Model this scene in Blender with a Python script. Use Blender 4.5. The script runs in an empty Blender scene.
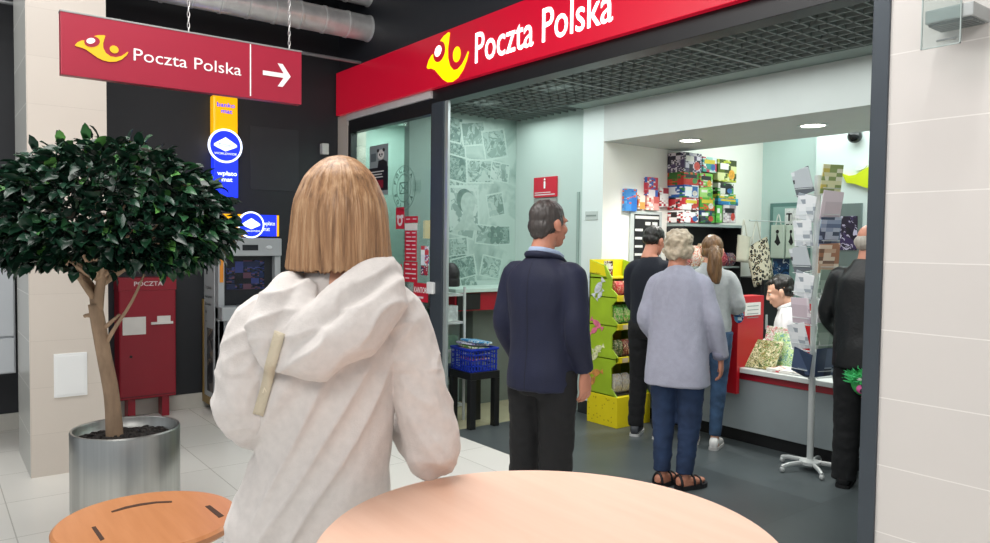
import bpy, bmesh, math, random
from mathutils import Vector, Matrix, noise, Euler
from mathutils.bvhtree import BVHTree
V = Vector
PI = math.pi
sc = bpy.context.scene
COL = sc.collection

# ------------------------------------------------------------------ camera model (real camera pose, metres)
FPX, CX, CY, CAMH = 750.0, 495.0, 271.5, 1.55
PITCH, ROLL, YAW = math.radians(2.25), .012, math.radians(37.4)
_v = V((-math.cos(YAW), math.sin(YAW), 0)); _r0 = V((_v.y, -_v.x, 0)); _u0 = V((0, 0, 1))
FW = math.cos(PITCH)*_v - math.sin(PITCH)*_u0
_u = math.cos(PITCH)*_u0 + math.sin(PITCH)*_v
RT = math.cos(ROLL)*_r0 + math.sin(ROLL)*_u
UP = math.cos(ROLL)*_u - math.sin(ROLL)*_r0
EYE = V((0, 0, CAMH))
def ray(x, y): return FW + RT*((x-CX)/FPX) - UP*((y-CY)/FPX)
def atz(x, y, z=0.0): d = ray(x, y); return EYE + d*((z-CAMH)/d.z)
def aty(x, y, Y): d = ray(x, y); return EYE + d*(Y/d.y)
def atx(x, y, X): d = ray(x, y); return EYE + d*(X/d.x)
def atd(x, y, dep): return EYE + ray(x, y)*dep

# ------------------------------------------------------------------ scene tree
def tag(o, label, cat, group=None):
    o['label'] = label; o['category'] = cat
    if group: o['group'] = group
    return o
def thing(name, label, cat, loc=(0, 0, 0), rotz=0.0, group=None):
    o = bpy.data.objects.new(name, None); COL.objects.link(o)
    o.empty_display_size = .05
    o.location = loc; o.rotation_euler = (0, 0, rotz)
    return tag(o, label, cat, group)
def root_matrix(o):
    while o.parent: o = o.parent
    return Matrix.Translation(o.location) @ o.rotation_euler.to_matrix().to_4x4()
def link_mesh(name, me, mat, parent=None, local=False):
    """me in world coordinates (or in the thing's own frame when local)"""
    if mat is not None:
        me.materials.clear()
        for m in (mat if isinstance(mat, (list, tuple)) else [mat]): me.materials.append(m)
    o = bpy.data.objects.new(name, me); COL.objects.link(o)
    if parent is not None:
        if not local: me.transform(root_matrix(parent).inverted())
        o.parent = parent
    else:
        if len(me.vertices):
            xs = [v.co.x for v in me.vertices]; ys = [v.co.y for v in me.vertices]; zs = [v.co.z for v in me.vertices]
            c = V(((min(xs)+max(xs))/2, (min(ys)+max(ys))/2, min(zs)))
            me.transform(Matrix.Translation(-c)); o.location = c
    return o
def obj(name, bm, mat, parent=None, local=False, smooth=False, label=None):
    bmesh.ops.recalc_face_normals(bm, faces=bm.faces)
    me = bpy.data.meshes.new(name); bm.to_mesh(me); bm.free()
    if smooth:
        for p in me.polygons: p.use_smooth = True
    o = link_mesh(name, me, mat, parent, local)
    if label: o['label'] = label
    return o
def struct(name, bm, mat, parent=None, smooth=False):
    o = obj(name, bm, mat, parent, smooth=smooth)
    if parent is None: o['kind'] = 'structure'
    return o
def dup(root, loc, rotz=None, label=None):
    r = root.copy(); COL.objects.link(r); r.location = loc
    if rotz is not None: r.rotation_euler = (0, 0, rotz)
    if label: r['label'] = label
    for ch in list(root.children):
        c = ch.copy(); COL.objects.link(c); c.parent = r
        for g in list(ch.children):
            d = g.copy(); COL.objects.link(d); d.parent = c
    return r
def NB(): return bmesh.new()

# ------------------------------------------------------------------ shapes
def box(bm, x0, x1, y0, y1, z0, z1, bev=0.0, M=None):
    vs = [bm.verts.new((x, y, z)) for z in (z0, z1) for y in (y0, y1) for x in (x0, x1)]
    q = [(0, 1, 3, 2), (4, 6, 7, 5), (0, 4, 5, 1), (1, 5, 7, 3), (3, 7, 6, 2), (2, 6, 4, 0)]
    fs = [bm.faces.new([vs[i] for i in f]) for f in q]
    if bev > 0:
        es = list({e for f in fs for e in f.edges})
        r = bmesh.ops.bevel(bm, geom=es, offset=bev, segments=2, affect='EDGES', profile=.6)
        vs = list({v for v in r['verts']} | {v for v in vs if v.is_valid})
    if M is not None:
        for v in vs: v.co = M @ v.co
    return vs
class Fr:
    """flat frame on a surface: u to the viewer's right, v up, w out of the surface"""
    def __init__(s, o, n, up=(0, 0, 1)):
        s.o = V(o); s.n = V(n).normalized(); u = V(up)
        s.r = u.cross(s.n).normalized(); s.u = s.n.cross(s.r).normalized()
    def p(s, u, v, w=0.0): return s.o + s.r*u + s.u*v + s.n*w
def fbox(bm, fr, u0, u1, v0, v1, w0, w1, bev=0.0):
    M = Matrix((( *fr.r, 0), (*fr.u, 0), (*fr.n, 0), (0, 0, 0, 1))).transposed()
    M = Matrix.Translation(fr.o) @ M
    return box(bm, u0, u1, v0, v1, w0, w1, bev, M)
def prism(bm, fr, pts, w0, w1):
    a = [bm.verts.new(fr.p(u, v, w0)) for u, v in pts]; b = [bm.verts.new(fr.p(u, v, w1)) for u, v in pts]
    n = len(pts)
    bm.faces.new(a[::-1]); bm.faces.new(b)
    for i in range(n): bm.faces.new((a[i], a[(i+1) % n], b[(i+1) % n], b[i]))
def ellipse(cx, cy, rx, ry, n=32, a0=0.0, rot=0.0):
    c, s = math.cos(rot), math.sin(rot); o = []
    for i in range(n):
        t = a0+2*PI*i/n; x, y = rx*math.cos(t), ry*math.sin(t); o.append((cx+c*x-s*y, cy+s*x+c*y))
    return o
def ringplate(bm, fr, cx, cy, r0, r1, w0, w1, n=40):
    lay = []
    for r, w in ((r0, w0), (r1, w0), (r1, w1), (r0, w1)):
        lay.append([bm.verts.new(fr.p(cx+r*math.cos(2*PI*i/n), cy+r*math.sin(2*PI*i/n), w)) for i in range(n)])
    for k in range(4):
        A, B = lay[k], lay[(k+1) % 4]
        for i in range(n): bm.faces.new((A[i], A[(i+1) % n], B[(i+1) % n], B[i]))
def lathe(bm, prof, n=48, c=(0, 0, 0)):
    c = V(c); rings = []
    for r, z in prof:
        rings.append([bm.verts.new(c+V((r*math.cos(2*PI*i/n), r*math.sin(2*PI*i/n), z))) for i in range(n)] if r > 1e-6 else [bm.verts.new(c+V((0, 0, z)))])
    for A, B in zip(rings, rings[1:]):
        for i in range(n):
            j = (i+1) % n
            if len(A) == 1 and len(B) == 1: break
            if len(A) == 1: bm.faces.new((A[0], B[i], B[j]))
            elif len(B) == 1: bm.faces.new((A[i], A[j], B[0]))
            else: bm.faces.new((A[i], A[j], B[j], B[i]))
def cr(p0, p1, p2, p3, t):
    return .5*((2*p1)+(p2-p0)*t+(2*p0-5*p1+4*p2-p3)*t*t+(3*p1-p0-3*p2+p3)*t**3)
def spline(pts, sub):
    pts = [V(p) for p in pts]
    if sub <= 1 or len(pts) < 3: return pts, [float(i) for i in range(len(pts))]
    out, ts = [], []
    for i in range(len(pts)-1):
        a = pts[i-1] if i else pts[0]*2-pts[1]; d = pts[i+2] if i+2 < len(pts) else pts[-1]*2-pts[-2]
        for k in range(sub):
            out.append(cr(a, pts[i], pts[i+1], d, k/sub)); ts.append(i+k/sub)
    out.append(pts[-1]); ts.append(len(pts)-1.0)
    return out, ts
def lerpr(radii, t):
    i = min(int(t), len(radii)-2); f = t-i
    f = f*f*(3-2*f)*.5+f*.5
    return radii[i]*(1-f)+radii[i+1]*f
def tube(bm, pts, radii, n=12, sub=1, flat=1.0, ref=None, cap=True, round_ends=False):
    if not isinstance(radii, (list, tuple)): radii = [radii]*len(pts)
    P, T = spline(pts, sub)
    R = [lerpr(radii, t) if len(radii) > 1 else radii[0] for t in T]
    tan = []
    for i in range(len(P)):
        a = P[max(i-1, 0)]; b = P[min(i+1, len(P)-1)]; d = (b-a)
        tan.append(d.normalized() if d.length > 1e-9 else V((0, 0, 1)))
    rf = V(ref) if ref is not None else (V((0, 0, 1)) if abs(tan[0].z) < .9 else V((0, 1, 0)))
    x = (rf - tan[0]*rf.dot(tan[0])).normalized(); rings = []
    seq = []
    if round_ends:
        for k in (0.15, .45, .75): 
            s = math.sqrt(max(0, 1-(1-k)**2)); seq.append((P[0]-tan[0]*R[0]*(1-k), R[0]*s, tan[0]))
    for i in range(len(P)): seq.append((P[i], R[i], tan[i]))
    if round_ends:
        for k in (.75, .45, .15):
            s = math.sqrt(max(0, 1-(1-k)**2)); seq.append((P[-1]+tan[-1]*R[-1]*(1-k), R[-1]*s, tan[-1]))
    for c, r, t in seq:
        x = (x - t*x.dot(t)); x = x.normalized() if x.length > 1e-6 else t.orthogonal().normalized()
        y = t.cross(x)
        rings.append([bm.verts.new(c+x*(r*math.cos(2*PI*k/n))+y*(r*flat*math.sin(2*PI*k/n))) for k in range(n)])
    for A, B in zip(rings, rings[1:]):
        for k in range(n): bm.faces.new((A[k], A[(k+1) % n], B[(k+1) % n], B[k]))
    if cap: bm.faces.new(rings[0][::-1]); bm.faces.new(rings[-1])
    return rings
def rings_loft(bm, rings, n=28, sub=3, p=2.3):
    """rings: (cx, cy, z, rx, ry) bottom to top, horizontal superellipse sections"""
    vals = [[r[i] for r in rings] for i in range(5)]
    N = len(rings); out = []
    for i in range(N-1):
        for k in range(sub):
            t = k/sub; q = []
            for ch in vals:
                a = ch[i-1] if i else 2*ch[0]-ch[1]; d = ch[i+2] if i+2 < N else 2*ch[-1]-ch[-2]
                q.append(cr(a, ch[i], ch[i+1], d, t))
            out.append(q)
    out.append(list(rings[-1]))
    L = []
    for cx, cy, z, rx, ry in out:
        rr = []
        for k in range(n):
            t = 2*PI*k/n; c, s = math.cos(t), math.sin(t)
            rr.append(bm.verts.new((cx+max(rx, .002)*math.copysign(abs(c)**(2/p), c), cy+max(ry, .002)*math.copysign(abs(s)**(2/p), s), z)))
        L.append(rr)
    for A, B in zip(L, L[1:]):
        for k in range(n): bm.faces.new((A[k], A[(k+1) % n], B[(k+1) % n], B[k]))
    bm.faces.new(L[0][::-1]); bm.faces.new(L[-1])
def ell(bm, c, r, M=None, u=20, v=14):
    vs = bmesh.ops.create_uvsphere(bm, u_segments=u, v_segments=v, radius=1)['verts']
    c = V(c)
    for q in vs:
        w = V((q.co.x*r[0]+c.x, q.co.y*r[1]+c.y, q.co.z*r[2]+c.z))
        q.co = M @ w if M is not None else w
    return vs
def organic(bm, voxel, smooth=4, disp=None, fac=.5):
    """union of closed lofts as one continuous skin (voxel remesh), smoothed, optionally displaced along normals"""
    bmesh.ops.recalc_face_normals(bm, faces=bm.faces)
    me = bpy.data.meshes.new('tmp'); bm.to_mesh(me); bm.free()
    o = bpy.data.objects.new('tmp', me); COL.objects.link(o)
    m = o.modifiers.new('r', 'REMESH'); m.mode = 'VOXEL'; m.voxel_size = voxel; m.use_smooth_shade = True
    if smooth:
        s = o.modifiers.new('s', 'SMOOTH'); s.factor = fac; s.iterations = smooth
    dg = bpy.context.evaluated_depsgraph_get(); dg.update()
    out = bpy.data.meshes.new_from_object(o.evaluated_get(dg), depsgraph=dg)
    bpy.data.objects.remove(o); bpy.data.meshes.remove(me)
    if disp:
        ns = [v.normal.copy() for v in out.vertices]
        for v, nn in zip(out.vertices, ns): v.co += nn*disp(v.co, nn)
        out.update()
    for p in out.polygons: p.use_smooth = True
    return out
def join_meshes(ms):
    bm = NB()
    for m in ms: bm.from_mesh(m)
    me = bpy.data.meshes.new('joined'); bm.to_mesh(me); bm.free()
    for p in me.polygons: p.use_smooth = True
    return me
_cap = {}
def text_mesh(s, extrude=0.0):
    cu = bpy.data.curves.new('t', 'FONT'); cu.body = s; cu.size = 1.0; cu.extrude = extrude; cu.resolution_u = 3
    o = bpy.data.objects.new('t', cu); COL.objects.link(o)
    dg = bpy.context.evaluated_depsgraph_get(); dg.update()
    me = bpy.data.meshes.new_from_object(o.evaluated_get(dg), depsgraph=dg)
    bpy.data.objects.remove(o); bpy.data.curves.remove(cu)
    return me
def text_into(bm, s, fr, u, v, cap, width=None, w=0.0, align='l', fat=0.0, rot=0.0):
    if 'H' not in _cap:
        m = text_mesh('H'); _cap['H'] = max(q.co.y for q in m.vertices); bpy.data.meshes.remove(m)
    me = text_mesh(s)
    if not me.vertices: return
    xs = [q.co.x for q in me.vertices]; x0, x1 = min(xs), max(xs)
    sy = cap/_cap['H']; sx = width/(x1-x0) if width else sy
    W = (x1-x0)*sx; off = {'l': 0, 'c': -W/2, 'r': -W}[align]
    c, sn = math.cos(rot), math.sin(rot)
    for dx, dy in ([(0, 0)] if not fat else [(0, 0), (fat, 0), (-fat, 0), (0, fat)]):
        mp = []
        for q in me.vertices:
            a, b = off+(q.co.x-x0)*sx+dx, q.co.y*sy+dy
            mp.append(bm.verts.new(fr.p(u+a*c-b*sn, v+a*sn+b*c, w+abs(dx)*.02+abs(dy)*.03)))
        for p in me.polygons:
            try: bm.faces.new([mp[i] for i in p.vertices])
            except ValueError: pass
    bpy.data.meshes.remove(me)
def text_obj(name, s, fr, u, v, cap, mat, parent, width=None, w=0.001, align='l', fat=0.0):
    bm = NB(); text_into(bm, s, fr, u, v, cap, width, w, align, fat)
    me = bpy.data.meshes.new(name); bm.to_mesh(me); bm.free()
    return link_mesh(name, me, mat, parent)

# ------------------------------------------------------------------ materials
def lin(c):
    if isinstance(c, str): c = [int(c[i:i+2], 16) for i in (0, 2, 4)]
    o = []
    for x in c[:3]:
        x = x/255.0; o.append(x/12.92 if x <= .04045 else ((x+.055)/1.055)**2.4)
    return (*o, 1.0)
_m = {}
class N:
    def __init__(s, m): s.nt = m.node_tree; s.nodes = s.nt.nodes; s.links = s.nt.links
    def add(s, t, **k):
        n = s.nodes.new(t)
        for a, b in k.items():
            if a.startswith('i_'):
                key = a[2:]; key = int(key) if key.isdigit() else key.replace('_', ' ')
                n.inputs[key].default_value = b
            else: setattr(n, a, b)
        return n
    def ln(s, a, b): s.links.new(a, b)
def new_mat(name):
    m = bpy.data.materials.new(name); m.use_nodes = True
    return m, N(m), m.node_tree.nodes['Principled BSDF']
def mat(name, c, rough=.5, metal=0.0, var=.06, vscale=6.0, bump=0.0, bscale=40.0, emit=0.0, stretch=None, spec=None, sheen=0.0):
    if name in _m: return _m[name]
    m, g, b = new_mat(name); c = lin(c)
    tc = g.add('ShaderNodeTexCoord'); src = tc.outputs['Object']
    if stretch:
        mp = g.add('ShaderNodeMapping'); mp.inputs['Scale'].default_value = stretch; g.ln(src, mp.inputs['Vector']); src = mp.outputs['Vector']
    nz = g.add('ShaderNodeTexNoise', i_Scale=vscale, i_Detail=4.0); g.ln(src, nz.inputs['Vector'])
    rp = g.add('ShaderNodeValToRGB'); e = rp.color_ramp.elements
    e[0].position, e[1].position = .3, .7
    e[0].color = [max(0, x*(1-var)) for x in c[:3]]+[1]; e[1].color = [min(1, x*(1+var)) for x in c[:3]]+[1]
    g.ln(nz.outputs['Fac'], rp.inputs['Fac']); g.ln(rp.outputs['Color'], b.inputs['Base Color'])
    b.inputs['Roughness'].default_value = rough; b.inputs['Metallic'].default_value = metal
    if spec is not None: b.inputs['Specular IOR Level'].default_value = spec
    if sheen: b.inputs['Sheen Weight'].default_value = sheen
    if emit:
        g.ln(rp.outputs['Color'], b.inputs['Emission Color']); b.inputs['Emission Strength'].default_value = emit
    if bump:
        n2 = g.add('ShaderNodeTexNoise', i_Scale=bscale, i_Detail=3.0); g.ln(src, n2.inputs['Vector'])
        bp = g.add('ShaderNodeBump', i_Strength=bump, i_Distance=.01); g.ln(n2.outputs['Fac'], bp.inputs['Height']); g.ln(bp.outputs['Normal'], b.inputs['Normal'])
    _m[name] = m
    return m
def mat_print(name, cols, scale=14.0, rough=.4, seed=0.0, emit=0.0, noise_amt=.0, stretch=(1, 1, 1)):
    """printed picture: blocks of a few ink colours"""
    if name in _m: return _m[name]
    m, g, b = new_mat(name)
    tc = g.add('ShaderNodeTexCoord'); mp = g.add('ShaderNodeMapping'); mp.inputs['Location'].default_value = (seed*3.7, seed*1.3, seed*2.1); mp.inputs['Scale'].default_value = stretch
    g.ln(tc.outputs['Object'], mp.inputs['Vector'])
    nz = g.add('ShaderNodeTexNoise', i_Scale=scale*.7, i_Detail=2.0); g.ln(mp.outputs['Vector'], nz.inputs['Vector'])
    ad = g.add('ShaderNodeMixRGB', blend_type='ADD', i_Fac=noise_amt); g.ln(mp.outputs['Vector'], ad.inputs[1]); g.ln(nz.outputs['Color'], ad.inputs[2])
    cells = []
    for k, sc_ in ((0, scale), (1, scale*3.1)):
        sn = g.add('ShaderNodeVectorMath', operation='SNAP'); sn.inputs[1].default_value = (1/sc_, 1/sc_, (1/sc_)*(.7 if k == 0 else .45)); g.ln(ad.outputs['Color'], sn.inputs[0])
        wn = g.add('ShaderNodeTexWhiteNoise', noise_dimensions='3D'); g.ln(sn.outputs[0], wn.inputs['Vector']); cells.append(wn)
    pk = g.add('ShaderNodeMath', operation='GREATER_THAN', i_1=.55); g.ln(cells[0].outputs['Color'], pk.inputs[0])
    sp = g.add('ShaderNodeMixRGB'); g.ln(pk.outputs[0], sp.inputs[0]); g.ln(cells[0].outputs['Value'], sp.inputs[1]); g.ln(cells[1].outputs['Value'], sp.inputs[2])
    rp = g.add('ShaderNodeValToRGB'); rp.color_ramp.interpolation = 'CONSTANT'
    e = rp.color_ramp.elements; n = len(cols)
    e[0].position = 0; e[0].color = lin(cols[0])
    e[1].position = 1/n; e[1].color = lin(cols[1 % n])
    for i in range(2, n): x = e.new(i/n); x.color = lin(cols[i])
    g.ln(sp.outputs[0], rp.inputs['Fac']); g.ln(rp.outputs['Color'], b.inputs['Base Color'])
    b.inputs['Roughness'].default_value = rough
    if emit: g.ln(rp.outputs['Color'], b.inputs['Emission Color']); b.inputs['Emission Strength'].default_value = emit
    _m[name] = m
    return m
def mat_glow(name, c, strength):
    if name in _m: return _m[name]
    m, g, b = new_mat(name); b.inputs['Base Color'].default_value = lin(c)
    b.inputs['Emission Color'].default_value = lin(c); b.inputs['Emission Strength'].default_value = strength; b.inputs['Roughness'].default_value = .3
    _m[name] = m
    return m
def mat_glass(name, tint, refl=1.0, rough=.0, clear=.0, edge=.0):
    """thin sheet of glass or clear plastic: see-through with a Fresnel mirror"""
    if name in _m: return _m[name]
    m, g, b = new_mat(name); out = g.nodes['Material Output']; g.nodes.remove(b)
    tr = g.add('ShaderNodeBsdfTransparent'); tr.inputs['Color'].default_value = lin(tint)
    gl = g.add('ShaderNodeBsdfGlossy'); gl.inputs['Roughness'].default_value = rough
    lw = g.add('ShaderNodeLayerWeight', i_Blend=.5); fr = g.add('ShaderNodeMath', operation='POWER', i_1=4.0); g.ln(lw.outputs['Facing'], fr.inputs[0])
    mu = g.add('ShaderNodeMath', operation='MULTIPLY_ADD'); mu.inputs[1].default_value = refl; mu.inputs[2].default_value = edge+.04; g.ln(fr.outputs[0], mu.inputs[0])
    mx = g.add('ShaderNodeMixShader'); g.ln(mu.outputs[0], mx.inputs['Fac']); g.ln(tr.outputs[0], mx.inputs[1]); g.ln(gl.outputs[0], mx.inputs[2])
    last = mx.outputs[0]
    if clear:
        df = g.add('ShaderNodeBsdfDiffuse'); df.inputs['Color'].default_value = lin('dfe6e6')
        m2 = g.add('ShaderNodeMixShader'); m2.inputs['Fac'].default_value = clear; g.ln(last, m2.inputs[1]); g.ln(df.outputs[0], m2.inputs[2]); last = m2.outputs[0]
    g.ln(last, out.inputs['Surface'])
    _m[name] = m
    return m
def mat_tile(name, c, grout, sx, sy, sz, off=(0, 0, 0), gw=.004, rough=.25, var=.05, axes='XY', dark_every=None):
    """tiles in WORLD-aligned object space: grout lines every s metres on two axes"""
    if name in _m: return _m[name]
    m, g, b = new_mat(name); c = lin(c); gc = lin(grout)
    geo = g.add('ShaderNodeNewGeometry'); se = g.add('ShaderNodeSeparateXYZ'); g.ln(geo.outputs['Position'], se.inputs[0])
    size = {'X': sx, 'Y': sy, 'Z': sz}; offs = dict(zip('XYZ', off)); masks = []; cells = []
    for ax in axes:
        a = g.add('ShaderNodeMath', operation='SUBTRACT', i_1=offs[ax]); g.ln(se.outputs[ax], a.inputs[0])
        d = g.add('ShaderNodeMath', operation='DIVIDE', i_1=size[ax]); g.ln(a.outputs[0], d.inputs[0])
        f = g.add('ShaderNodeMath', operation='FRACT'); g.ln(d.outputs[0], f.inputs[0])
        fl = g.add('ShaderNodeMath', operation='FLOOR'); g.ln(d.outputs[0], fl.inputs[0]); cells.append(fl)
        pp = g.add('ShaderNodeMath', operation='PINGPONG', i_1=.5); g.ln(f.outputs[0], pp.inputs[0])
        lt = g.add('ShaderNodeMath', operation='LESS_THAN', i_1=gw/size[ax]/2); g.ln(pp.outputs[0], lt.inputs[0]); masks.append(lt)
    mk = masks[0]
    for k in masks[1:]:
        mm = g.add('ShaderNodeMath', operation='MAXIMUM'); g.ln(mk.outputs[0], mm.inputs[0]); g.ln(k.outputs[0], mm.inputs[1]); mk = mm
    cb = g.add('ShaderNodeCombineXYZ')
    for i, k in enumerate(cells): g.ln(k.outputs[0], cb.inputs[i])
    wn = g.add('ShaderNodeTexWhiteNoise', noise_dimensions='3D'); g.ln(cb.outputs[0], wn.inputs['Vector'])
    nz = g.add('ShaderNodeTexNoise', i_Scale=3.0, i_Detail=5.0); g.ln(geo.outputs['Position'], nz.inputs['Vector'])
    av = g.add('ShaderNodeMath', operation='MULTIPLY_ADD', i_1=.5); g.ln(wn.outputs['Value'], av.inputs[0]); 
    hv = g.add('ShaderNodeMath', operation='MULTIPLY', i_1=.5); g.ln(nz.outputs['Fac'], hv.inputs[0]); g.ln(hv.outputs[0], av.inputs[2])
    rp = g.add('ShaderNodeValToRGB'); e = rp.color_ramp.elements; e[0].position, e[1].position = .15, .85
    e[0].color = [x*(1-var) for x in c[:3]]+[1]; e[1].color = [min(1, x*(1+var)) for x in c[:3]]+[1]
    g.ln(av.outputs[0], rp.inputs['Fac'])
    mx = g.add('ShaderNodeMixRGB'); g.ln(mk.outputs[0], mx.inputs[0]); g.ln(rp.outputs['Color'], mx.inputs[1]); mx.inputs[2].default_value = gc
    g.ln(mx.outputs[0], b.inputs['Base Color']); b.inputs['Roughness'].default_value = rough
    bp = g.add('ShaderNodeBump', i_Strength=.25, i_Distance=.003, invert=True); g.ln(mk.outputs[0], bp.inputs['Height']); g.ln(bp.outputs['Normal'], b.inputs['Normal'])
    _m[name] = m
    return m
# ================================================================== SETTING
XW, D, BACK, CEIL = -7.08, 3.385, 4.82, 4.3
m_mall = mat_tile('mall_tiles', 'e6e4de', 'bfbdb5', .62, .386, 1, off=(-5.13, .366, 0), gw=.006, rough=.22, var=.035)
m_shopfloor = mat_tile('dark_vinyl', '4a5153', '3c4244', .9, .9, 1, off=(-5.04, D, 0), gw=.004, rough=.35, var=.22)
m_beige = mat_tile('beige_vinyl', 'b5b293', 'a29f82', .5, .5, 1, off=(-5.04, D, 0), gw=.004, rough=.25, var=.06)
m_dark = mat('dark_wall_paint', '23262b', .55, var=.05)
m_black = mat('black_paint', '131416', .6, var=.05)
m_ceil = mat('ceiling_black', '101115', .9)
m_cream = mat_tile('cream_tile', 'd2c9bf', 'c9c0b6', 1, .9, .302, off=(0, .54, .275), gw=.004, rough=.3, var=.03, axes='YZ')
m_pilside = mat_tile('grey_tile', 'b4b5b1', 'd8d8d4', .9, 1, .302, off=(-5.57, 0, .275), gw=.008, rough=.3, var=.04, axes='XZ')
m_rwall = mat_tile('white_wall_tile', 'd4cfcb', 'e9e5e1', 2.4, 1, .302, off=(-1.6, 0, .275), gw=.005, rough=.3, var=.025, axes='XZ')
m_skirt = mat('pale_skirting', 'c9c7bf', .35)
m_mint = mat('mint_wall_paint', 'aec3bc', .6, var=.03, vscale=2)
m_back = mat('back_wall_paint', 'b6c8c2', .6, var=.03, vscale=2)
m_white = mat('white_wall_paint', 'd3dedb', .6, var=.02, vscale=2)
m_sill = mat('pale_plaster', 'bfc4c1', .6, var=.02)
m_frame = mat('dark_grey_frame', '3f474f', .45, metal=.2, var=.04)
m_header = mat('black_header', '14161a', .4)
m_strip = mat('pale_strip', 'c9c8c8', .4)
m_kick = mat('dark_kickboard', '23282a', .5)

b = NB(); box(b, XW-.3, 4.5, -4.0, D, -.12, 0); struct('floor', b, m_mall)
b = NB(); box(b, -5.04, -.6, D, 7.6, -.12, 0); struct('floor.001', b, m_shopfloor)
b = NB(); box(b, XW-.1, -5.04, D, 4.95, -.12, 0); struct('floor.002', b, m_beige)
b = NB(); box(b, XW-.3, 4.5, -4.0, D+.3, CEIL, CEIL+.1); struct('ceiling', b, m_ceil)
b = NB(); box(b, XW-.2, XW, -4.0, D+.06, 0, CEIL); struct('wall_left', b, m_dark)
b = NB(); box(b, XW, XW+.015, -4.0, D-.005, 0, .135, .004); struct('baseboard_left', b, m_skirt)
# faint panel on the dark wall, above the cash machine
b = NB(); box(b, XW, XW+.006, 2.48, 2.96, 2.02, 2.62, .002); struct('trim_1', b, mat('dark_panel', '2c2f34', .5))
# fascia above the shop sign
b = NB(); box(b, XW, 4.5, D, D+.2, 3.22, CEIL); struct('wall_facade', b, mat('fascia_paint', '2a2d33', .5, var=.04))
# narrow cream return between dark wall and shop window
b = NB(); box(b, XW, -6.86, D-.005, D+.2, 0, 2.8); struct('wall_return', b, m_cream)
# header, posts, white strip of the shop front
b = NB(); box(b, -6.86, -1.60, D+.005, D+.14, 2.69, 3.22, .003); struct('trim_2', b, m_header)
b = NB(); box(b, -6.86, -5.31, D-.02, D+.005, 2.735, 2.80, .003); struct('trim_3', b, m_strip)
b = NB(); box(b, -5.305, -5.135, D-.01, D+.05, 0, 2.69, .004)
struct('trim_4', b, m_frame)
b = NB(); box(b, -5.134, -5.085, D+.005, D+.03, 0, 2.69, .003); struct('trim_5', b, mat('silver_edge', 'b9c3c3', .3, metal=.6))
b = NB(); box(b, -1.668, -1.595, D-.015, D+.13, 0, 3.0, .004); struct('trim_6', b, m_frame)
b = NB(); box(b, -1.595, 1.6, D, D+.5, 0, CEIL); struct('wall_right', b, m_rwall)
# shop window left of the post
w = NB(); z0 = .0
for a in ((-6.86, -6.80, z0, 2.69), (-5.33, -5.305, z0, 2.69)): box(w, a[0], a[1], D, D+.07, a[2], a[3], .003)
box(w, -6.80, -5.33, D, D+.07, 2.61, 2.69, .003); box(w, -6.80, -5.33, D, D+.07, 0, .1, .003)
win = struct('window_1', w, m_header)
b = NB(); box(b, -6.80, -5.33, D+.03, D+.042, .1, 2.61)
struct('pane', b, mat_glass('shop_glass', 'eef5f3', refl=.9, edge=.13), win)

# shop shell
b = NB(); box(b, -6.06, -5.97, 3.56, BACK+.1, 0, 3.1); struct('wall_mural_side', b, m_mint)
b = NB(); box(b, XW, -6.06, 4.30, 4.38, 0, 3.1); struct('wall_window_back', b, m_mint)
b = NB(); box(b, XW-.06, XW, D+.2, 4.38, 0, 3.1); struct('wall_window_side', b, m_mint)
b = NB(); box(b, -5.97, -4.955, BACK, BACK+.1, 0, 3.1); struct('wall_back', b, m_back)
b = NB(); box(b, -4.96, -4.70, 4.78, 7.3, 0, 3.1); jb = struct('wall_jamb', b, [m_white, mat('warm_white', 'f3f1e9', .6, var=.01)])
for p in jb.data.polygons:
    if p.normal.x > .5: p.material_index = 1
b = NB(); box(b, -4.965, -4.70, 4.768, 4.78, 0, .12); box(b, -4.70, -4.69, 4.768, 7.2, 0, .12); struct('baseboard_jamb', b, m_kick)
b = NB(); box(b, -4.70, -.9, 4.78, 5.85, 2.445, 2.76); struct('wall_bulkhead', b, m_sill)
b = NB(); box(b, -4.70, -.6, 7.2, 7.3, 0, 3.2); struct('wall_shop_back', b, mat('pale_mint_paint', 'cbe0db', .6, var=.02, vscale=2))
b = NB(); box(b, -3.95, -.9, 6.95, 7.2, 0, 3.2); struct('wall_shop_back_white', b, m_white)
b = NB(); box(b, -.9, -.6, D+.5, 7.3, 0, 3.2); struct('wall_shop_right', b, m_white)  # unseen closing wall, put in to contain the shop light
b = NB(); box(b, XW, -.6, D+.1, 7.3, 3.1, 3.2); struct('ceiling.001', b, mat('shop_slab', '2b302f', .8))
b = NB(); box(b, XW, -5.97, D+.14, 4.38, 2.78, 2.80); struct('ceiling.004', b, m_mint)
b = NB(); box(b, -4.955, -.9, 4.56, 4.779, 2.762, 2.78); struct('ceiling.005', b, mat('shaded_band', '7d8a86', .6))  # shade between grid and bulkhead is painted into this band's grey
b = NB(); box(b, -4.70, -.9, 5.85, 7.2, 3.0, 3.1); struct('ceiling.002', b, m_mint)
# open cell ceiling grid
b = NB(); gz = 2.765
x = -6.0
while x < -1.2:
    box(b, x-.006, x+.006, D+.14, 4.56 if x > -4.95 else 4.81, gz, gz+.045); x += .10
y = D+.15
while y < 4.55:
    box(b, -6.0, -1.2, y-.006, y+.006, gz, gz+.045); y += .10
for x in (-5.4, -4.2, -3.0, -1.8): box(b, x-.014, x+.014, D+.14, 4.56, gz-.004, gz+.045)
struct('ceiling.003', b, mat('grid_metal', '747d7a', .5, metal=.1))
# door edge in the back wall
b = NB(); box(b, -5.06, -5.03, BACK-.012, BACK, 0, 2.02); de = struct('trim_7', b, mat('door_edge', '8fa39c', .5))
b = NB(); box(b, -5.058, -5.035, BACK-.05, BACK-.012, 1.06, 1.16, .004); struct('door_handle', b, m_black, de)

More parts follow.
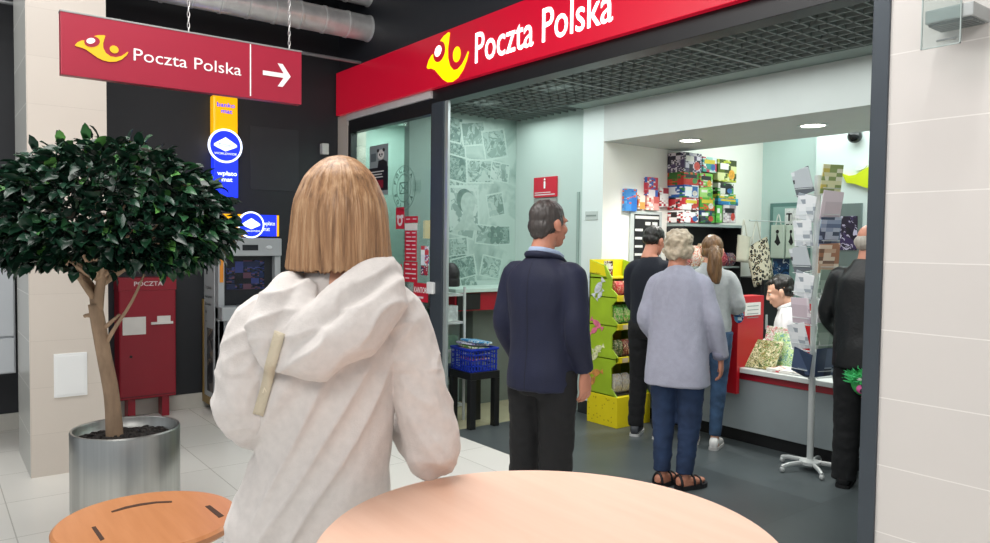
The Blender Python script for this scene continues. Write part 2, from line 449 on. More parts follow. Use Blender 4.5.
# ---- left pillar
b = NB(); box(b, -6.3, -5.57, .535, .99, 0, CEIL)
pil = struct('wall_pillar', b, [m_cream, m_pilside])
for p in pil.data.polygons:
    if abs(p.normal.y) > .5: p.material_index = 1
b = NB(); fr = Fr((-5.57, 0, 0), (1, 0, 0))
fbox(b, fr, .668, .86, .505, .79, -.004, .012, .003); fbox(b, fr, .684, .844, .521, .774, .012, .016, .002)
o = obj('access_panel', b, mat('panel_white', 'eef0f0', .35, var=.01)); tag(o, 'small white square access panel low on the cream tiled pillar', 'access panel')

# ---- white wall cabinet left of the pillar
t = thing('wall_cabinet', 'pale grey wall cabinet at the left edge beside the tiled pillar', 'cabinet', (-6.7, .1, .57))
mm = mat('cabinet_grey', 'b3b8bd', .4, var=.02)
b = NB(); box(b, -7.07, -6.33, -.35, .525, .57, 1.5, .006); obj('carcass', b, mm, t)
b = NB(); box(b, -6.33, -6.312, -.34, .515, .84, 1.49, .004); obj('door', b, mm, t)
b = NB(); box(b, -6.33, -6.312, -.34, .515, .58, .825, .004); obj('drawer', b, mm, t)

# ---- ducts in the open ceiling
m_duct = mat('galvanised_duct', 'dcdddd', .32, metal=.45, var=.12, vscale=9, bump=.25, bscale=18)
def duct(x, z, r, label, y0=-3.5):
    b = NB(); pts = [(r, 0)]
    n = 36; L = D-y0
    k = 0; prof = []
    yy = 0.0
    while yy < L: 
        prof += [(r, yy), (r, yy+.20), (r+.006, yy+.205), (r+.006, yy+.225)]; yy += .23
    prof = [(0, 0)]+prof+[(r, L), (0, L)]
    lathe(b, prof, n)
    M = Matrix.Translation((x, y0, z)) @ Matrix.Rotation(-PI/2, 4, 'X')
    b.transform(M)
    o = obj('ventilation_duct', b, m_duct, smooth=False); tag(o, label, 'duct', 'silver ducts under the black ceiling')
    return o
duct(-6.44, 3.55, .118, 'long silver ribbed duct running just above the hanging red sign')
duct(-6.44, 3.87, .11, 'silver duct at the very top of the picture, above the long one')
b = NB(); tube(b, [(-6.6, -3.5, 3.26), (-6.6, D, 3.26)], .016, 10); o = obj('ceiling_pipe', b, mat('pipe_grey', '8c8f92', .4, metal=.5)); tag(o, 'thin grey pipe running below the silver ducts', 'pipe')
# ================================================================== MALL SIDE THINGS
m_red = mat('sign_red', 'a0243a', .35, var=.02)
m_wtxt = mat('white_letter', 'f4f4f4', .4, var=.0)
m_yel = mat('logo_yellow', 'f6bd1e', .4, var=.02)
HORN = [(0, .45), (.05, .58), (.12, .66), (.20, .70), (.30, .86), (.42, .96), (.53, 1.0), (.565, .985), (.545, .86), (.52, .68), (.525, .50), (.57, .33), (.66, .22), (.76, .215), (.86, .29), (.94, .41), (.99, .50), (1.0, .47), (.96, .33), (.88, .17), (.77, .05), (.64, 0), (.52, .02), (.41, .10), (.31, .22), (.21, .34), (.11, .40), (.03, .41)]
def horn_logo(fr, u0, v0, w, h, parent, myel, mwhite, mbg, lift=.001):
    pt = lambda p: (u0+p[0]*w, v0+p[1]*h)
    b = NB(); prism(b, fr, [pt(p) for p in HORN], lift, lift+.003)
    prism(b, fr, ellipse(u0+.73*w, v0+.51*h, .085*w, .15*h, 24), lift, lift+.003)
    lg = obj('emblem', b, myel, parent)
    b = NB(); prism(b, fr, ellipse(u0+.315*w, v0+.68*h, .15*w, .20*h, 24, rot=.4), lift+.003, lift+.0045); obj('emblem_ring', b, mbg, parent)
    b = NB(); prism(b, fr, ellipse(u0+.29*w, v0+.70*h, .085*w, .105*h, 24, rot=.4), lift+.0045, lift+.006); obj('emblem_dot', b, mwhite, parent)
# ---- hanging sign with arrow
SX = -4.0
t = thing('hanging_sign', 'long red hanging direction sign with white arrow, on two thin chains', 'sign', (SX, 1.1, 2.30))
b = NB(); box(b, SX-.05, SX, .522, 1.690, 2.300, 2.590, .003); obj('panel', b, m_red, t)
b = NB(); box(b, SX-.052, SX+.002, .520, 1.692, 2.588, 2.596, .001); obj('top_rail', b, mat('rail_grey', '9a9a9a', .4, metal=.4), t)
fr = Fr((SX+.0005, .522, 2.30), (1, 0, 0)); W = 1.168; Hh = .29
horn_logo(fr, .049*W, .30*Hh, .195*W, .42*Hh, t, m_yel, m_wtxt, m_red)
text_obj('lettering', 'Poczta Polska', fr, .265*W, .385*Hh, .058, m_wtxt, t, width=.448*W)
b = NB(); fbox(b, fr, .752*W, .757*W, .04*Hh, .98*Hh, 0, .002); obj('divider', b, m_wtxt, t)
b = NB(); u0, u1, vm = .812*W, .94*W, .50*Hh
fbox(b, fr, u0, u1-.02, vm-.012, vm+.012, 0.001, .002)
for s in (-1, 1):
    prism(b, fr, [(u1-.068, vm+s*.062), (u1-.040, vm+s*.062), (u1+.006, vm), (u1-.026, vm)], .001, .0024)
obj('arrow', b, m_wtxt, t)
for px in (190, 291):
    y = atx(px, 30, SX).y
    b = NB(); z = 2.59; k = 0
    while z < CEIL-.01:
        M = Matrix.Translation((SX-.025, y, z+.016)) @ Matrix.Rotation(PI/2*(k % 2), 4, 'Z')
        pts = [M @ V((.006*math.cos(a), 0, .017*math.sin(a))) for a in [2*PI*i/8 for i in range(9)]]
        tube(b, pts, .0022, 5, cap=False); z += .027; k += 1
    obj('chain', b, mat('chain_steel', 'b5b5b5', .35, metal=.8), t)

# ---- red post box
t = thing('post_box', 'dark red steel post box with white word and notices, by the dark wall', 'post box', (-6.98, 1.53, 0))
m_pb = mat('postbox_red', '8c1226', .38, var=.05)
xf = -6.87; ya, yb = atx(119, 330, xf).y, atx(176, 330, xf).y
zt, zb = atx(119, 279, xf).z, atx(150, 398, xf).z
b = NB(); box(b, XW+.01, xf, ya, yb, zb, zt, .012); obj('body', b, m_pb, t)
b = NB(); box(b, XW+.02, xf+.006, ya-.004, yb+.004, zt-.10, zt+.006, .004); obj('lid', b, m_pb, t)
for s in (ya+.07, yb-.11):
    b = NB(); box(b, -7.04, -6.90, s, s+.06, 0, zb+.01, .006); obj('foot', b, m_pb, t)
fr = Fr((xf, ya, 0), (1, 0, 0)); wd = yb-ya
text_obj('lettering', 'POCZTA', fr, .26*wd, zt-.062, .036, mat('pale_letter', 'd8cdd0', .5), t, width=.5*wd, w=.008, fat=.001)
b = NB(); fbox(b, fr, .06*wd, .46*wd, zt-.475, zt-.325, .001, .004); obj('notice', b, mat('paper_white', 'dcdad6', .7), t)
b = NB(); fbox(b, fr, .55*wd, .94*wd, zt-.395, zt-.375, .001, .02, .002); fbox(b, fr, .66*wd, .90*wd, zt-.375, zt-.325, .001, .004); obj('slot_flap', b, mat('paper_white', 'dcdad6', .7), t)
b = NB(); prism(b, fr, ellipse(.2*wd, zt-.66, .011, .011, 16), .001, .005); obj('lock', b, m_black, t)
b = NB(); fbox(b, fr, .02*wd, .98*wd, zb+.02, zb+.028, .0, .003); obj('seam', b, mat('postbox_shadow', '5e0d1b', .5), t)

# ---- cash machine
m_atm = mat('atm_grey', 'a9afb3', .4, metal=.1, var=.04)
m_atmd = mat('atm_dark', '1b1e24', .3)
m_by = mat_glow('sign_glow_yellow', 'f7b400', .75); m_bb = mat_glow('sign_glow_blue', '1228c8', 1.9); m_bw = mat_glow('sign_glow_white', 'dfe8ff', 1.5)
AX = -6.62; y0, y1 = 2.04, 2.60
t = thing('cash_machine', 'grey free-standing cash machine with blue and yellow top sign', 'cash machine', (-6.85, 2.32, 0))
b = NB(); box(b, XW+.01, AX-.10, y0+.01, y1, .05, 1.52, .01); obj('cabinet', b, mat('atm_side', '5c6268', .4, metal=.2), t)
b = NB(); box(b, AX-.10, AX, y0, y0+.055, .08, 1.56, .008); box(b, AX-.10, AX, y1-.055, y1, .08, 1.56, .008)
box(b, AX-.10, AX+.03, y0, y1, 1.40, 1.56, .012); box(b, AX-.10, AX+.10, y0, y1, .84, .96, .012); box(b, AX-.10, AX, y0, y1, .06, .84, .008)
obj('front_housing', b, m_atm, t)
b = NB(); box(b, AX-.099, AX-.07, y0+.055, y1-.055, .96, 1.40); obj('recess', b, m_atmd, t)
b = NB(); box(b, AX-.07, AX-.06, y0+.09, y1-.13, 1.10, 1.36, .003); obj('screen', b, mat_print('atm_screen', ['10131c', '181f3a', '2a3260', '0c0e14', '4a3340', '14203c'], 14, .2, 3, emit=.25), t)
b = NB()
for i in range(4):
    for j in range(3): box(b, AX-.02+j*.03, AX+.0+j*.03, y0+.16+i*.045, y0+.195+i*.045, .96, .968)
obj('keypad', b, mat('key_steel', '9a9fa3', .3, metal=.7), t)
b = NB(); box(b, AX+.03, AX+.034, y0+.20, y1-.22, 1.45, 1.50, .002); obj('camera_window', b, m_atmd, t)
b = NB()
for yy in (y0+.12, y1-.12): ell(b, (AX+.03, yy, 1.475), (.012, .03, .02))
obj('downlight_lens', b, mat('lens_pale', 'c9ced2', .2), t, smooth=True)
fr = Fr((AX, y0+.012, 1.30), (1, 0, 0))
b = NB(); fbox(b, fr, 0, .032, -.13, .10, .001, .003); obj('sticker', b, mat('sticker_orange', 'd98a2c', .5), t)
# side advert panel, faces the planter
b = NB(); box(b, -7.02, AX-.10, y0-.004, y0+.01, .10, 1.42, .003); sp = obj('side_panel', b, mat_print('atm_side_print', ['b0b5b8', 'b0b5b8', 'b6babd', 'aab0b4'], 2, .4, 1), t)
b = NB(); box(b, -7.03, -6.66, y0-.012, y0-.003, .06, .13, .003); box(b, -7.06, -7.02, y0-.012, y0+.0, .06, 1.0, .003); obj('side_trim', b, mat('atm_wood', '8d7440', .5), t)
frs = Fr((-7.0, y0-.0045, 0), (0, -1, 0))
for s, vv, cp in (('Z tą kartą', 1.10, .030), ('masz prawo', 1.02, .030), ('do wypłat', .95, .030), ('bez', .88, .030), ('prowizji', .80, .014)): text_obj('side_lettering', s, frs, .015, vv, cp, m_atmd, sp)
b = NB()
prism(b, frs, [(.03, 1.27), (.07, 1.34), (.11, 1.27), (.07, 1.29)], 0, .001); fbox(b, frs, .05, .09, 1.23, 1.27, 0, .001)
obj('side_symbol', b, m_atmd, sp)
b = NB(); box(b, -6.93, -6.76, y0-.006, y0-.003, .18, .75); obj('side_picture', b, mat_print('atm_picture', ['6d6a66', '3a3b3f', '857868', '50545a', '2a2c30'], 7, .5, 2, noise_amt=.6), t)
# top sign
X0 = -6.66; ta, tb = atx(224, 224, X0).y, atx(279, 224, X0).y; z0, z1 = atx(250, 236, X0).z, atx(250, 214.5, X0).z; tm = (ta+tb)/2
b = NB(); box(b, X0-.14, X0, ta, tm-.0, z0, z1, .004); ts = obj('top_sign_left', b, m_by, t)
b = NB(); box(b, X0-.14, X0, tm, tb-.02, z0, z1, .004); obj('top_sign_right', b, m_bb, t)
b = NB(); box(b, X0-.142, X0+.002, tb-.02, tb, z0, z1, .004); obj('top_sign_end', b, m_by, t)
def euronet_disc(fr, cu, cv, r, parent):
    b = NB(); prism(b, fr, ellipse(cu, cv, r, r, 40), .001, .012); obj('disc_rim', b, m_bw, parent)
    b = NB(); prism(b, fr, ellipse(cu, cv, r*.88, r*.88, 40), .012, .014); obj('disc', b, m_bb, parent)
    b = NB(); prism(b, fr, [(cu-.62*r, cv+.12*r), (cu, cv+.5*r), (cu+.62*r, cv+.12*r)], .014, .016)
    fbox(b, fr, cu-.66*r, cu+.66*r, cv-.04*r, cv+.10*r, .014, .0165); prism(b, fr, [(cu-.62*r, cv-.06*r), (cu+.62*r, cv-.06*r), (cu, cv-.32*r)], .014, .016)
    text_into(b, 'WORLDWIDE', fr, cu, cv-.52*r, .12*r, 1.3*r, .0165, 'c'); obj('disc_symbol', b, m_bw, parent)
    text_obj('disc_lettering', 'Euronet', fr, cu, cv-.03*r, .17*r, m_bb, parent, width=.75*r, w=.018, align='c')
fr = Fr((X0+.001, ta, z0), (1, 0, 0)); hh = z1-z0; ww = tb-ta
text_obj('top_sign_word', 'banko\nmat', fr, .10*ww, .52*hh, .035, m_bb, t, width=.22*ww, w=.002)
text_obj('top_sign_word', 'wpłato\nmat', fr, .70*ww, .52*hh, .035, m_bw, t, width=.22*ww, w=.002)
euronet_disc(fr, .475*ww, .52*hh, .62*hh, t)
b = NB(); box(b, -6.74, -6.70, ta+.1, tb-.1, 1.55, z0+.01); obj('top_sign_bracket', b, m_atmd, t)

# ---- illuminated vertical sign on the dark wall
X0 = -6.98; ya, yb = 2.108, 2.335; z1, z0, zm = atx(225, 96, X0).z, 1.93, atx(225, 150, X0).z
t = thing('wall_light_sign', 'tall lit blue and yellow sign with round disc, on dark wall above cash machine', 'sign', (X0, 2.22, z0))
b = NB(); box(b, XW, X0, ya, yb, zm, z1, .02); obj('upper_box', b, m_by, t)
b = NB(); box(b, XW, X0, ya+.01, yb, z0, zm, .006); obj('lower_box', b, m_bb, t)
fr = Fr((X0+.001, ya, z0), (1, 0, 0)); hh = z1-z0; ww = yb-ya
text_obj('word', 'banko\n  mat', fr, .16*ww, hh-.10, .038, m_bb, t, width=.70*ww, w=.002, fat=.0012)
text_obj('word', 'wpłato\n  mat', fr, .16*ww, .20, .038, m_bw, t, width=.78*ww, w=.002, fat=.0012)
euronet_disc(fr, .47*ww, atx(225, 146, X0).z-z0, .155, t)
b = NB(); c = atx(325, 149, XW+.05); box(b, XW, XW+.07, c.y-.035, c.y+.035, c.z-.055, c.z+.055, .008); o = obj('wall_sensor', b, mat('sensor_white', 'cfd0cc', .4)); tag(o, 'small white sensor box on the wall beside the shop window', 'sensor')

# ---- shop sign over the entrance
t = thing('shop_sign', 'long red illuminated shop sign above the post office entrance', 'shop sign', (-4.3, D, 2.8))
m_sg = mat('sign_glow_red', 'c20c2c', .3, var=.03, vscale=1.2, emit=.38)
b = NB(); box(b, -7.03, -1.595, D-.05, D, 2.80, 3.225, .004); obj('panel', b, m_sg, t)
fr = Fr((-7.03, D-.051, 2.80), (0, -1, 0)); FY = D-.051
P = lambda px, py: (lambda q: (q.x+7.03, q.z-2.80))(aty(px, py, FY))
m_ly = mat_glow('logo_glow_yellow', 'ffd400', 1.15); m_lw = mat_glow('letter_glow_white', 'fff6f8', 1.3)
a, c = P(427, 76), P(469, 45); top, bot = P(442, 35), P(452, 82)
horn_logo(fr, a[0], bot[1], c[0]-a[0], top[1]-bot[1], t, m_ly, m_lw, m_sg)
l, r = P(475.5, 63.4), P(612.9, 20.3); cap = P(475.5, 33.9)[1]-l[1]
text_obj('lettering', 'Poczta Polska', fr, l[0], l[1], cap, m_lw, t, width=r[0]-l[0], w=.003, fat=.003)

# ---- emergency light on the right wall
t = thing('emergency_light', 'grey emergency light with clear hanging plate on the right wall', 'emergency light', (-1.33, D, 2.2))
fr = Fr((0, D, 0), (0, -1, 0)); q = lambda px, py: (lambda c: (c.x, c.z))(aty(px, py, D))
a, c = q(932, 20), q(982, 8)
b = NB(); fbox(b, fr, a[0]+.04, c[0]+.03, 2.445, 2.50, -.004, .16, .006); obj('housing', b, mat('fixture_grey', 'a7abab', .4, metal=.3), t)
b = NB(); fbox(b, fr, a[0]+.05, c[0]+.02, 2.44, 2.445, .02, .15); 
for i in range(5): fbox(b, fr, a[0]+.05, c[0]+.02, 2.435, 2.441, .03+i*.025, .045+i*.025)
obj('louvre', b, mat('fixture_dark', '6d7373', .4), t)
b = NB(); fbox(b, fr, a[0]+.03, c[0]-.01, 2.345, 2.70, .1605, .167, .002); pl_ = obj('plate', b, mat_glass('clear_plate', 'f2f7f6', .8, clear=.05, edge=.01), t)
b = NB(); ua, ub = a[0]+.03, c[0]-.01
for e_ in ((ua, ub, 2.345, 2.349), (ua, ua+.004, 2.345, 2.70), (ub-.004, ub, 2.345, 2.70)): fbox(b, fr, *e_, .1603, .1675)
obj('rim', b, mat('plate_rim', 'a9b5b3', .3), pl_)
b = NB(); fbox(b, fr, a[0]+.09, c[0]-.025, 2.365, 2.372, .167, .171); obj('plate_edge', b, mat('fixture_dark', '6d7373', .4), t)

# ---- potted tree
TC = V((-3.828, .752, 0)); RZ = .66; RR = .235
t = thing('potted_tree', 'round-headed evergreen tree in a brushed steel drum planter', 'potted tree', TC)
def mat_brushed():
    m, g, b = new_mat('brushed_steel'); tc = g.add('ShaderNodeTexCoord'); mp = g.add('ShaderNodeMapping'); mp.inputs['Scale'].default_value = (11, 11, .3)
    g.ln(tc.outputs['Object'], mp.inputs['Vector']); nz = g.add('ShaderNodeTexNoise', i_Scale=3.0, i_Detail=3.0); g.ln(mp.outputs['Vector'], nz.inputs['Vector'])
    rp = g.add('ShaderNodeValToRGB'); rp.color_ramp.elements[0].color = lin('8f918f'); rp.color_ramp.elements[1].color = lin('c4c5c2'); g.ln(nz.outputs['Fac'], rp.inputs['Fac'])
    g.ln(rp.outputs['Color'], b.inputs['Base Color']); b.inputs['Metallic'].default_value = .95; b.inputs['Roughness'].default_value = .32; b.inputs['Anisotropic'].default_value = .6
    return m
b = NB(); lathe(b, [(0, .004), (RR-.01, .004), (RR, .012), (RR, RZ-.006), (RR-.003, RZ), (RR-.012, RZ), (RR-.014, RZ-.006), (RR-.016, RZ-.12), (0, RZ-.12)], 72); obj('planter', b, mat_brushed(), t, local=True, smooth=False)
for p in COL.objects['planter'].data.polygons: p.use_smooth = abs(p.normal.z) < .4
random.seed(7)
b = NB()
def soil_z(x, y): return RZ-.055+.012*noise.noise(V((x*18, y*18, 0)))+.02*max(0, 1-math.hypot(x, y)/.2)
n = 24; rs = [i/10*(RR-.018) for i in range(11)]
prev = None
for r in rs:
    ring = [b.verts.new((r*math.cos(2*PI*k/n), r*math.sin(2*PI*k/n), soil_z(r*math.cos(2*PI*k/n), r*math.sin(2*PI*k/n)))) for k in range(n)] if r else [b.verts.new((0, 0, soil_z(0, 0)))]
    if prev:
        for k in range(n):
            if len(prev) == 1: b.faces.new((prev[0], ring[k], ring[(k+1) % n]))
            else: b.faces.new((prev[k], ring[k], ring[(k+1) % n], prev[(k+1) % n]))
    prev = ring
for i in range(420):
    a, r = random.uniform(0, 2*PI), (RR-.025)*math.sqrt(random.random()); x, y = r*math.cos(a), r*math.sin(a)
    s = random.uniform(.006, .014); ell(b, (x, y, soil_z(x, y)+s*.3), (s*random.uniform(.7, 1.4), s, s*.6), u=6, v=4)
so = obj('bark_mulch', b, mat('mulch', '35312f', .85, var=.7, vscale=60, bump=.4), t, local=True); so['kind'] = 'stuff'
# trunk and branches (local frame); right in the picture is +sx
sx = V((.59, .807, 0)); fw = V((-.807, .59, 0)); Z = V((0, 0, 1))
def tl(a, h, d=0.0): return sx*a+Z*h+fw*d
b = NB()
tube(b, [tl(-.05, .55), tl(-.065, .80), tl(-.10, 1.0), tl(-.125, 1.15), tl(-.14, 1.24)], [.040, .034, .032, .032, .03], 14, 4)
tube(b, [tl(-0.130, 1.20), tl(-0.160, 1.30, .02), tl(-0.230, 1.38, .05), tl(-0.320, 1.46, .1)], [.026, .022, .016, .010], 10, 3)
tube(b, [tl(-0.130, 1.20), tl(-0.115, 1.32), tl(-0.080, 1.42, -.03), tl(-0.030, 1.58, -.05)], [.026, .022, .018, .010], 10, 3)
tube(b, [tl(-0.145, 1.27), tl(-0.180, 1.36, -.05), tl(-0.220, 1.5, -.1)], [.018, .014, .008], 8, 3)
tube(b, [tl(-0.110, 1.33), tl(0.000, 1.42, .05), tl(0.110, 1.5, .12)], [.016, .012, .007], 8, 3)
tube(b, [tl(-0.100, 1.04), tl(-0.040, 1.14), tl(0.030, 1.25), tl(0.090, 1.38)], [.012, .009, .007, .005], 8, 3)
tube(b, [tl(-0.115, 1.11), tl(-0.060, 1.16), tl(-0.025, 1.19)], [.012, .009, .006], 8, 2)
tube(b, [tl(-0.120, 1.17), tl(-0.170, 1.185), tl(-0.190, 1.18)], [.011, .010, .008], 8, 2)
for i in range(14):
    a = random.uniform(0, 2*PI); tube(b, [tl(-0.120, 1.35), tl(-0.120+.2*math.cos(a), 1.48, .2*math.sin(a)), tl(-0.090+.42*math.cos(a), 1.62+random.uniform(-.06, .1), .42*math.sin(a))], [.012, .008, .004], 7, 3)
obj('trunk', b, mat('ficus_bark', '9a8169', .8, var=.22, vscale=25, bump=.5, bscale=30, stretch=(1, 1, .35)), t, local=True, smooth=True)
def mat_leaf():
    m, g, b = new_mat('leaf_green'); geo = g.add('ShaderNodeNewGeometry'); rp = g.add('ShaderNodeValToRGB'); e = rp.color_ramp.elements
    e[0].position = 0; e[0].color = lin('0c241a'); e[1].position = .75; e[1].color = lin('1a3d2c')
    x = e.new(.95); x.color = lin('2d5a36'); x = e.new(.995); x.color = lin('5f9a48')
    g.ln(geo.outputs['Random Per Island'], rp.inputs['Fac']); g.ln(rp.outputs['Color'], b.inputs['Base Color'])
    b.inputs['Roughness'].default_value = .33; b.inputs['Specular IOR Level'].default_value = .5
    return m
b = NB(); cc = tl(-.085, 1.605); random.seed(11)
def leaf(bm, p, d, L, wd):
    d = d.normalized(); s = d.cross(Z); s = s.normalized() if s.length > 1e-3 else V((1, 0, 0))
    s = (Matrix.Rotation(random.uniform(-.9, .9), 3, d) @ s); nn = s.cross(d)
    if nn.z < 0: nn = -nn
    rows = [(0, .0, 0), (.25, .75, .10), (.55, 1, .13), (.82, .55, .06), (1, 0, -.10)]; pv = None
    for t_, w_, h_ in rows:
        c = p+d*(L*t_)+nn*(L*h_*.6)
        cur = [bm.verts.new(c)] if w_ == 0 else [bm.verts.new(c-s*wd*w_+nn*.004), bm.verts.new(c-nn*.003), bm.verts.new(c+s*wd*w_+nn*.004)]
        if pv:
            if len(pv) == 1: bm.faces.new((pv[0], cur[0], cur[1])); bm.faces.new((pv[0], cur[1], cur[2]))
            elif len(cur) == 1: bm.faces.new((pv[0], pv[1], cur[0])); bm.faces.new((pv[1], pv[2], cur[0]))
            else: bm.faces.new((pv[0], pv[1], cur[1], cur[0])); bm.faces.new((pv[1], pv[2], cur[2], cur[1]))
        pv = cur
cnt = 0
while cnt < 3900:
    th = random.uniform(0, 2*PI); ph = math.acos(random.uniform(-.75, 1)); r = random.uniform(.35, 1)**.4
    q = V((math.sin(ph)*math.cos(th), math.sin(ph)*math.sin(th), math.cos(ph)))
    lump = 1+.12*noise.noise(q*2.3+V((5, 1, 2)))+.06*noise.noise(q*6)
    p = cc+V((q.x*.54*r*lump, q.y*.54*r*lump, (q.z*.375 if q.z > 0 else q.z*.27)*r*lump))
    hr = math.hypot(p.x-cc.x, p.y-cc.y)
    if p.z < 1.36+(.12 if hr < .30 else 0) and random.random() < .9 and hr < .42: continue
    d = V((q.x, q.y, q.z*.4-.25))+V([random.gauss(0, .42) for _ in range(3)])
    leaf(b, p, d, random.uniform(.06, .10), random.uniform(.018, .027)); cnt += 1
me = bpy.data.meshes.new('foliage'); b.to_mesh(me); b.free()
for p in me.polygons: p.use_smooth = True
link_mesh('foliage', me, mat_leaf(), t, local=True)

# ---- tables in the foreground
def mat_wood(name, c1, c2, rough=.35):
    m, g, b = new_mat(name); tc = g.add('ShaderNodeTexCoord'); mp = g.add('ShaderNodeMapping'); mp.inputs['Scale'].default_value = (1.2, 14, 14)
    mp.inputs['Rotation'].default_value = (0, 0, -.35)
    g.ln(tc.outputs['Object'], mp.inputs['Vector']); nz = g.add('ShaderNodeTexNoise', i_Scale=2.2, i_Detail=5.0, i_Roughness=.6); g.ln(mp.outputs['Vector'], nz.inputs['Vector'])
    rp = g.add('ShaderNodeValToRGB'); rp.color_ramp.elements[0].position = .3; rp.color_ramp.elements[1].position = .75
    rp.color_ramp.elements[0].color = lin(c1); rp.color_ramp.elements[1].color = lin(c2); g.ln(nz.outputs['Fac'], rp.inputs['Fac'])
    g.ln(rp.outputs['Color'], b.inputs['Base Color']); b.inputs['Roughness'].default_value = rough
    return m
m_beech = mat_wood('peach_beech', 'e3b79f', 'eac1aa'); m_orange = mat_wood('orange_beech', 'b2764c', 'c2865c', .3)
m_steel = mat('table_steel', '9a9c9d', .3, metal=.9)
t = thing('round_table', 'high round table with peach-coloured wooden top in the foreground', 'table', (-.929, .833, 0))
b = NB(); R = .391; lathe(b, [(0, 1.022), (R-.006, 1.022), (R, 1.028), (R, 1.044), (R-.006, 1.05), (0, 1.05)], 96); obj('tabletop', b, m_beech, t, local=True)
b = NB(); lathe(b, [(0, .02), (.03, .02), (.03, 1.0), (.12, 1.005), (.12, 1.022), (0, 1.022)], 32); obj('column', b, m_steel, t, local=True)
b = NB(); lathe(b, [(0, 0), (.24, 0), (.24, .008), (.20, .018), (.04, .03), (0, .03)], 48); obj('base', b, m_steel, t, local=True)
# low table with slots
ZS = .75; SC = V((-2.274, .503, 0)); R = .244
t = thing('slotted_table', 'small round orange-brown wooden table with cut slots, beside the steel planter', 'table', SC)
slot = []
def slotpos(px, py): c = atz(px, py, ZS)-SC; return (c.x, c.y)
b = NB(); lathe(b, [(0, ZS-.03), (R-.008, ZS-.03), (R, ZS-.022), (R, ZS-.008), (R-.008, ZS), (0, ZS)], 96); obj('tabletop', b, m_orange, t, local=True)
frz = Fr((0, 0, ZS), (0, 0, 1), up=(0, 1, 0)); m_slot = mat('slot_dark', '3a2010', .7)
for pts in ([(91.5, 527.5), (95.5, 526.5), (104.5, 539), (100.5, 541)], [(205, 506.5), (210, 505.5), (224, 516), (219, 518)]):
    b = NB(); prism(b, frz, [slotpos(*p) for p in pts], -.0, .0012); obj('slot', b, m_slot, t, local=True)
arc = [slotpos(*p) for p in ((111, 511.5), (125, 507), (140, 503.8), (156, 501.8), (172, 501.2), (172, 502.6), (156, 503.4), (140, 505.8), (126, 508.8), (112, 512.6))]
b = NB(); prism(b, frz, arc, 0, .0012); obj('slot', b, m_slot, t, local=True)
b = NB(); lathe(b, [(0, .02), (.028, .02), (.028, ZS-.05), (.11, ZS-.045), (.11, ZS-.03), (0, ZS-.03)], 32); obj('column', b, m_steel, t, local=True)
b = NB(); lathe(b, [(0, 0), (.21, 0), (.21, .008), (.18, .018), (.04, .03), (0, .03)], 48); obj('base', b, m_steel, t, local=True)
# ================================================================== SHOP INTERIOR
random.seed(21)
m_paper = mat('paper_white', 'dcdad6', .7)
m_redp = mat('poster_red', 'c01f35', .4, var=.02)
m_bk = mat('print_black', '1a1a1c', .5)
m_alu = mat('aluminium', 'c4cac8', .4, metal=.15)
# ---- mural of stamps on the side wall
fr = Fr((-5.969, 3.56, 0), (1, 0, 0))
t = thing('stamp_mural', 'pale green wall mural of large printed stamps and faces', 'mural', (-5.969, 4.2, 1.2))
b = NB(); fbox(b, fr, .36, BACK-3.56-.005, 1.17, 2.98, 0, .002)
def mat_mural():
    m, g, bs = new_mat('mural_base'); tc = g.add('ShaderNodeTexCoord'); nz = g.add('ShaderNodeTexNoise', i_Scale=2.2, i_Detail=5.0, i_Distortion=1.2); g.ln(tc.outputs['Object'], nz.inputs['Vector'])
    rp = g.add('ShaderNodeValToRGB'); e = rp.color_ramp.elements; e[0].position = .36; e[0].color = lin('7c958d'); e[1].position = .56; e[1].color = lin('a5bbb3'); g.ln(nz.outputs['Fac'], rp.inputs['Fac']); g.ln(rp.outputs['Color'], bs.inputs['Base Color']); bs.inputs['Roughness'].default_value = .6
    return m
obj('backdrop', b, mat_mural(), t)
mur = [mat_print('mural_a', ['65817a', '7d978f', '56726b', '8fa89f'], 9, .6, 1, noise_amt=1.2), mat_print('mural_b', ['7e978f', '92aaa2', '6c867e', '9fb5ad'], 7, .6, 2, noise_amt=1.5), mat_print('mural_c', ['9cb2aa', '879f97', 'a9bdb6', '78918a'], 6, .6, 3, noise_amt=1.3)]
m_ml = mat('mural_light', 'a9bfb7', .6)
st = [(.10, 2.55, .26, .30, .1, 0), (.42, 2.62, .22, .26, -.1, 0), (.72, 2.60, .30, .24, .15, 1), (.98, 2.52, .30, .30, .2, 1), (.12, 2.20, .24, .30, .2, 1), (.45, 2.25, .30, .26, -.15, 0), (.80, 2.24, .34, .24, .05, 1), (1.05, 2.25, .24, .2, -.1, 2),
      (.22, 1.86, .34, .3, -.2, 1), (.62, 1.88, .36, .44, .05, 2), (1.0, 1.92, .22, .24, .2, 1), (.15, 1.52, .28, .22, .15, 0), (.50, 1.50, .30, .18, .1, 1), (.90, 1.62, .30, .2, -.08, 1), (1.12, 1.62, .14, .2, .05, 0), (.30, 1.28, .2, .16, .3, 1), (.62, 1.30, .3, .22, .2, 0), (.95, 1.30, .26, .22, -.2, 1)]
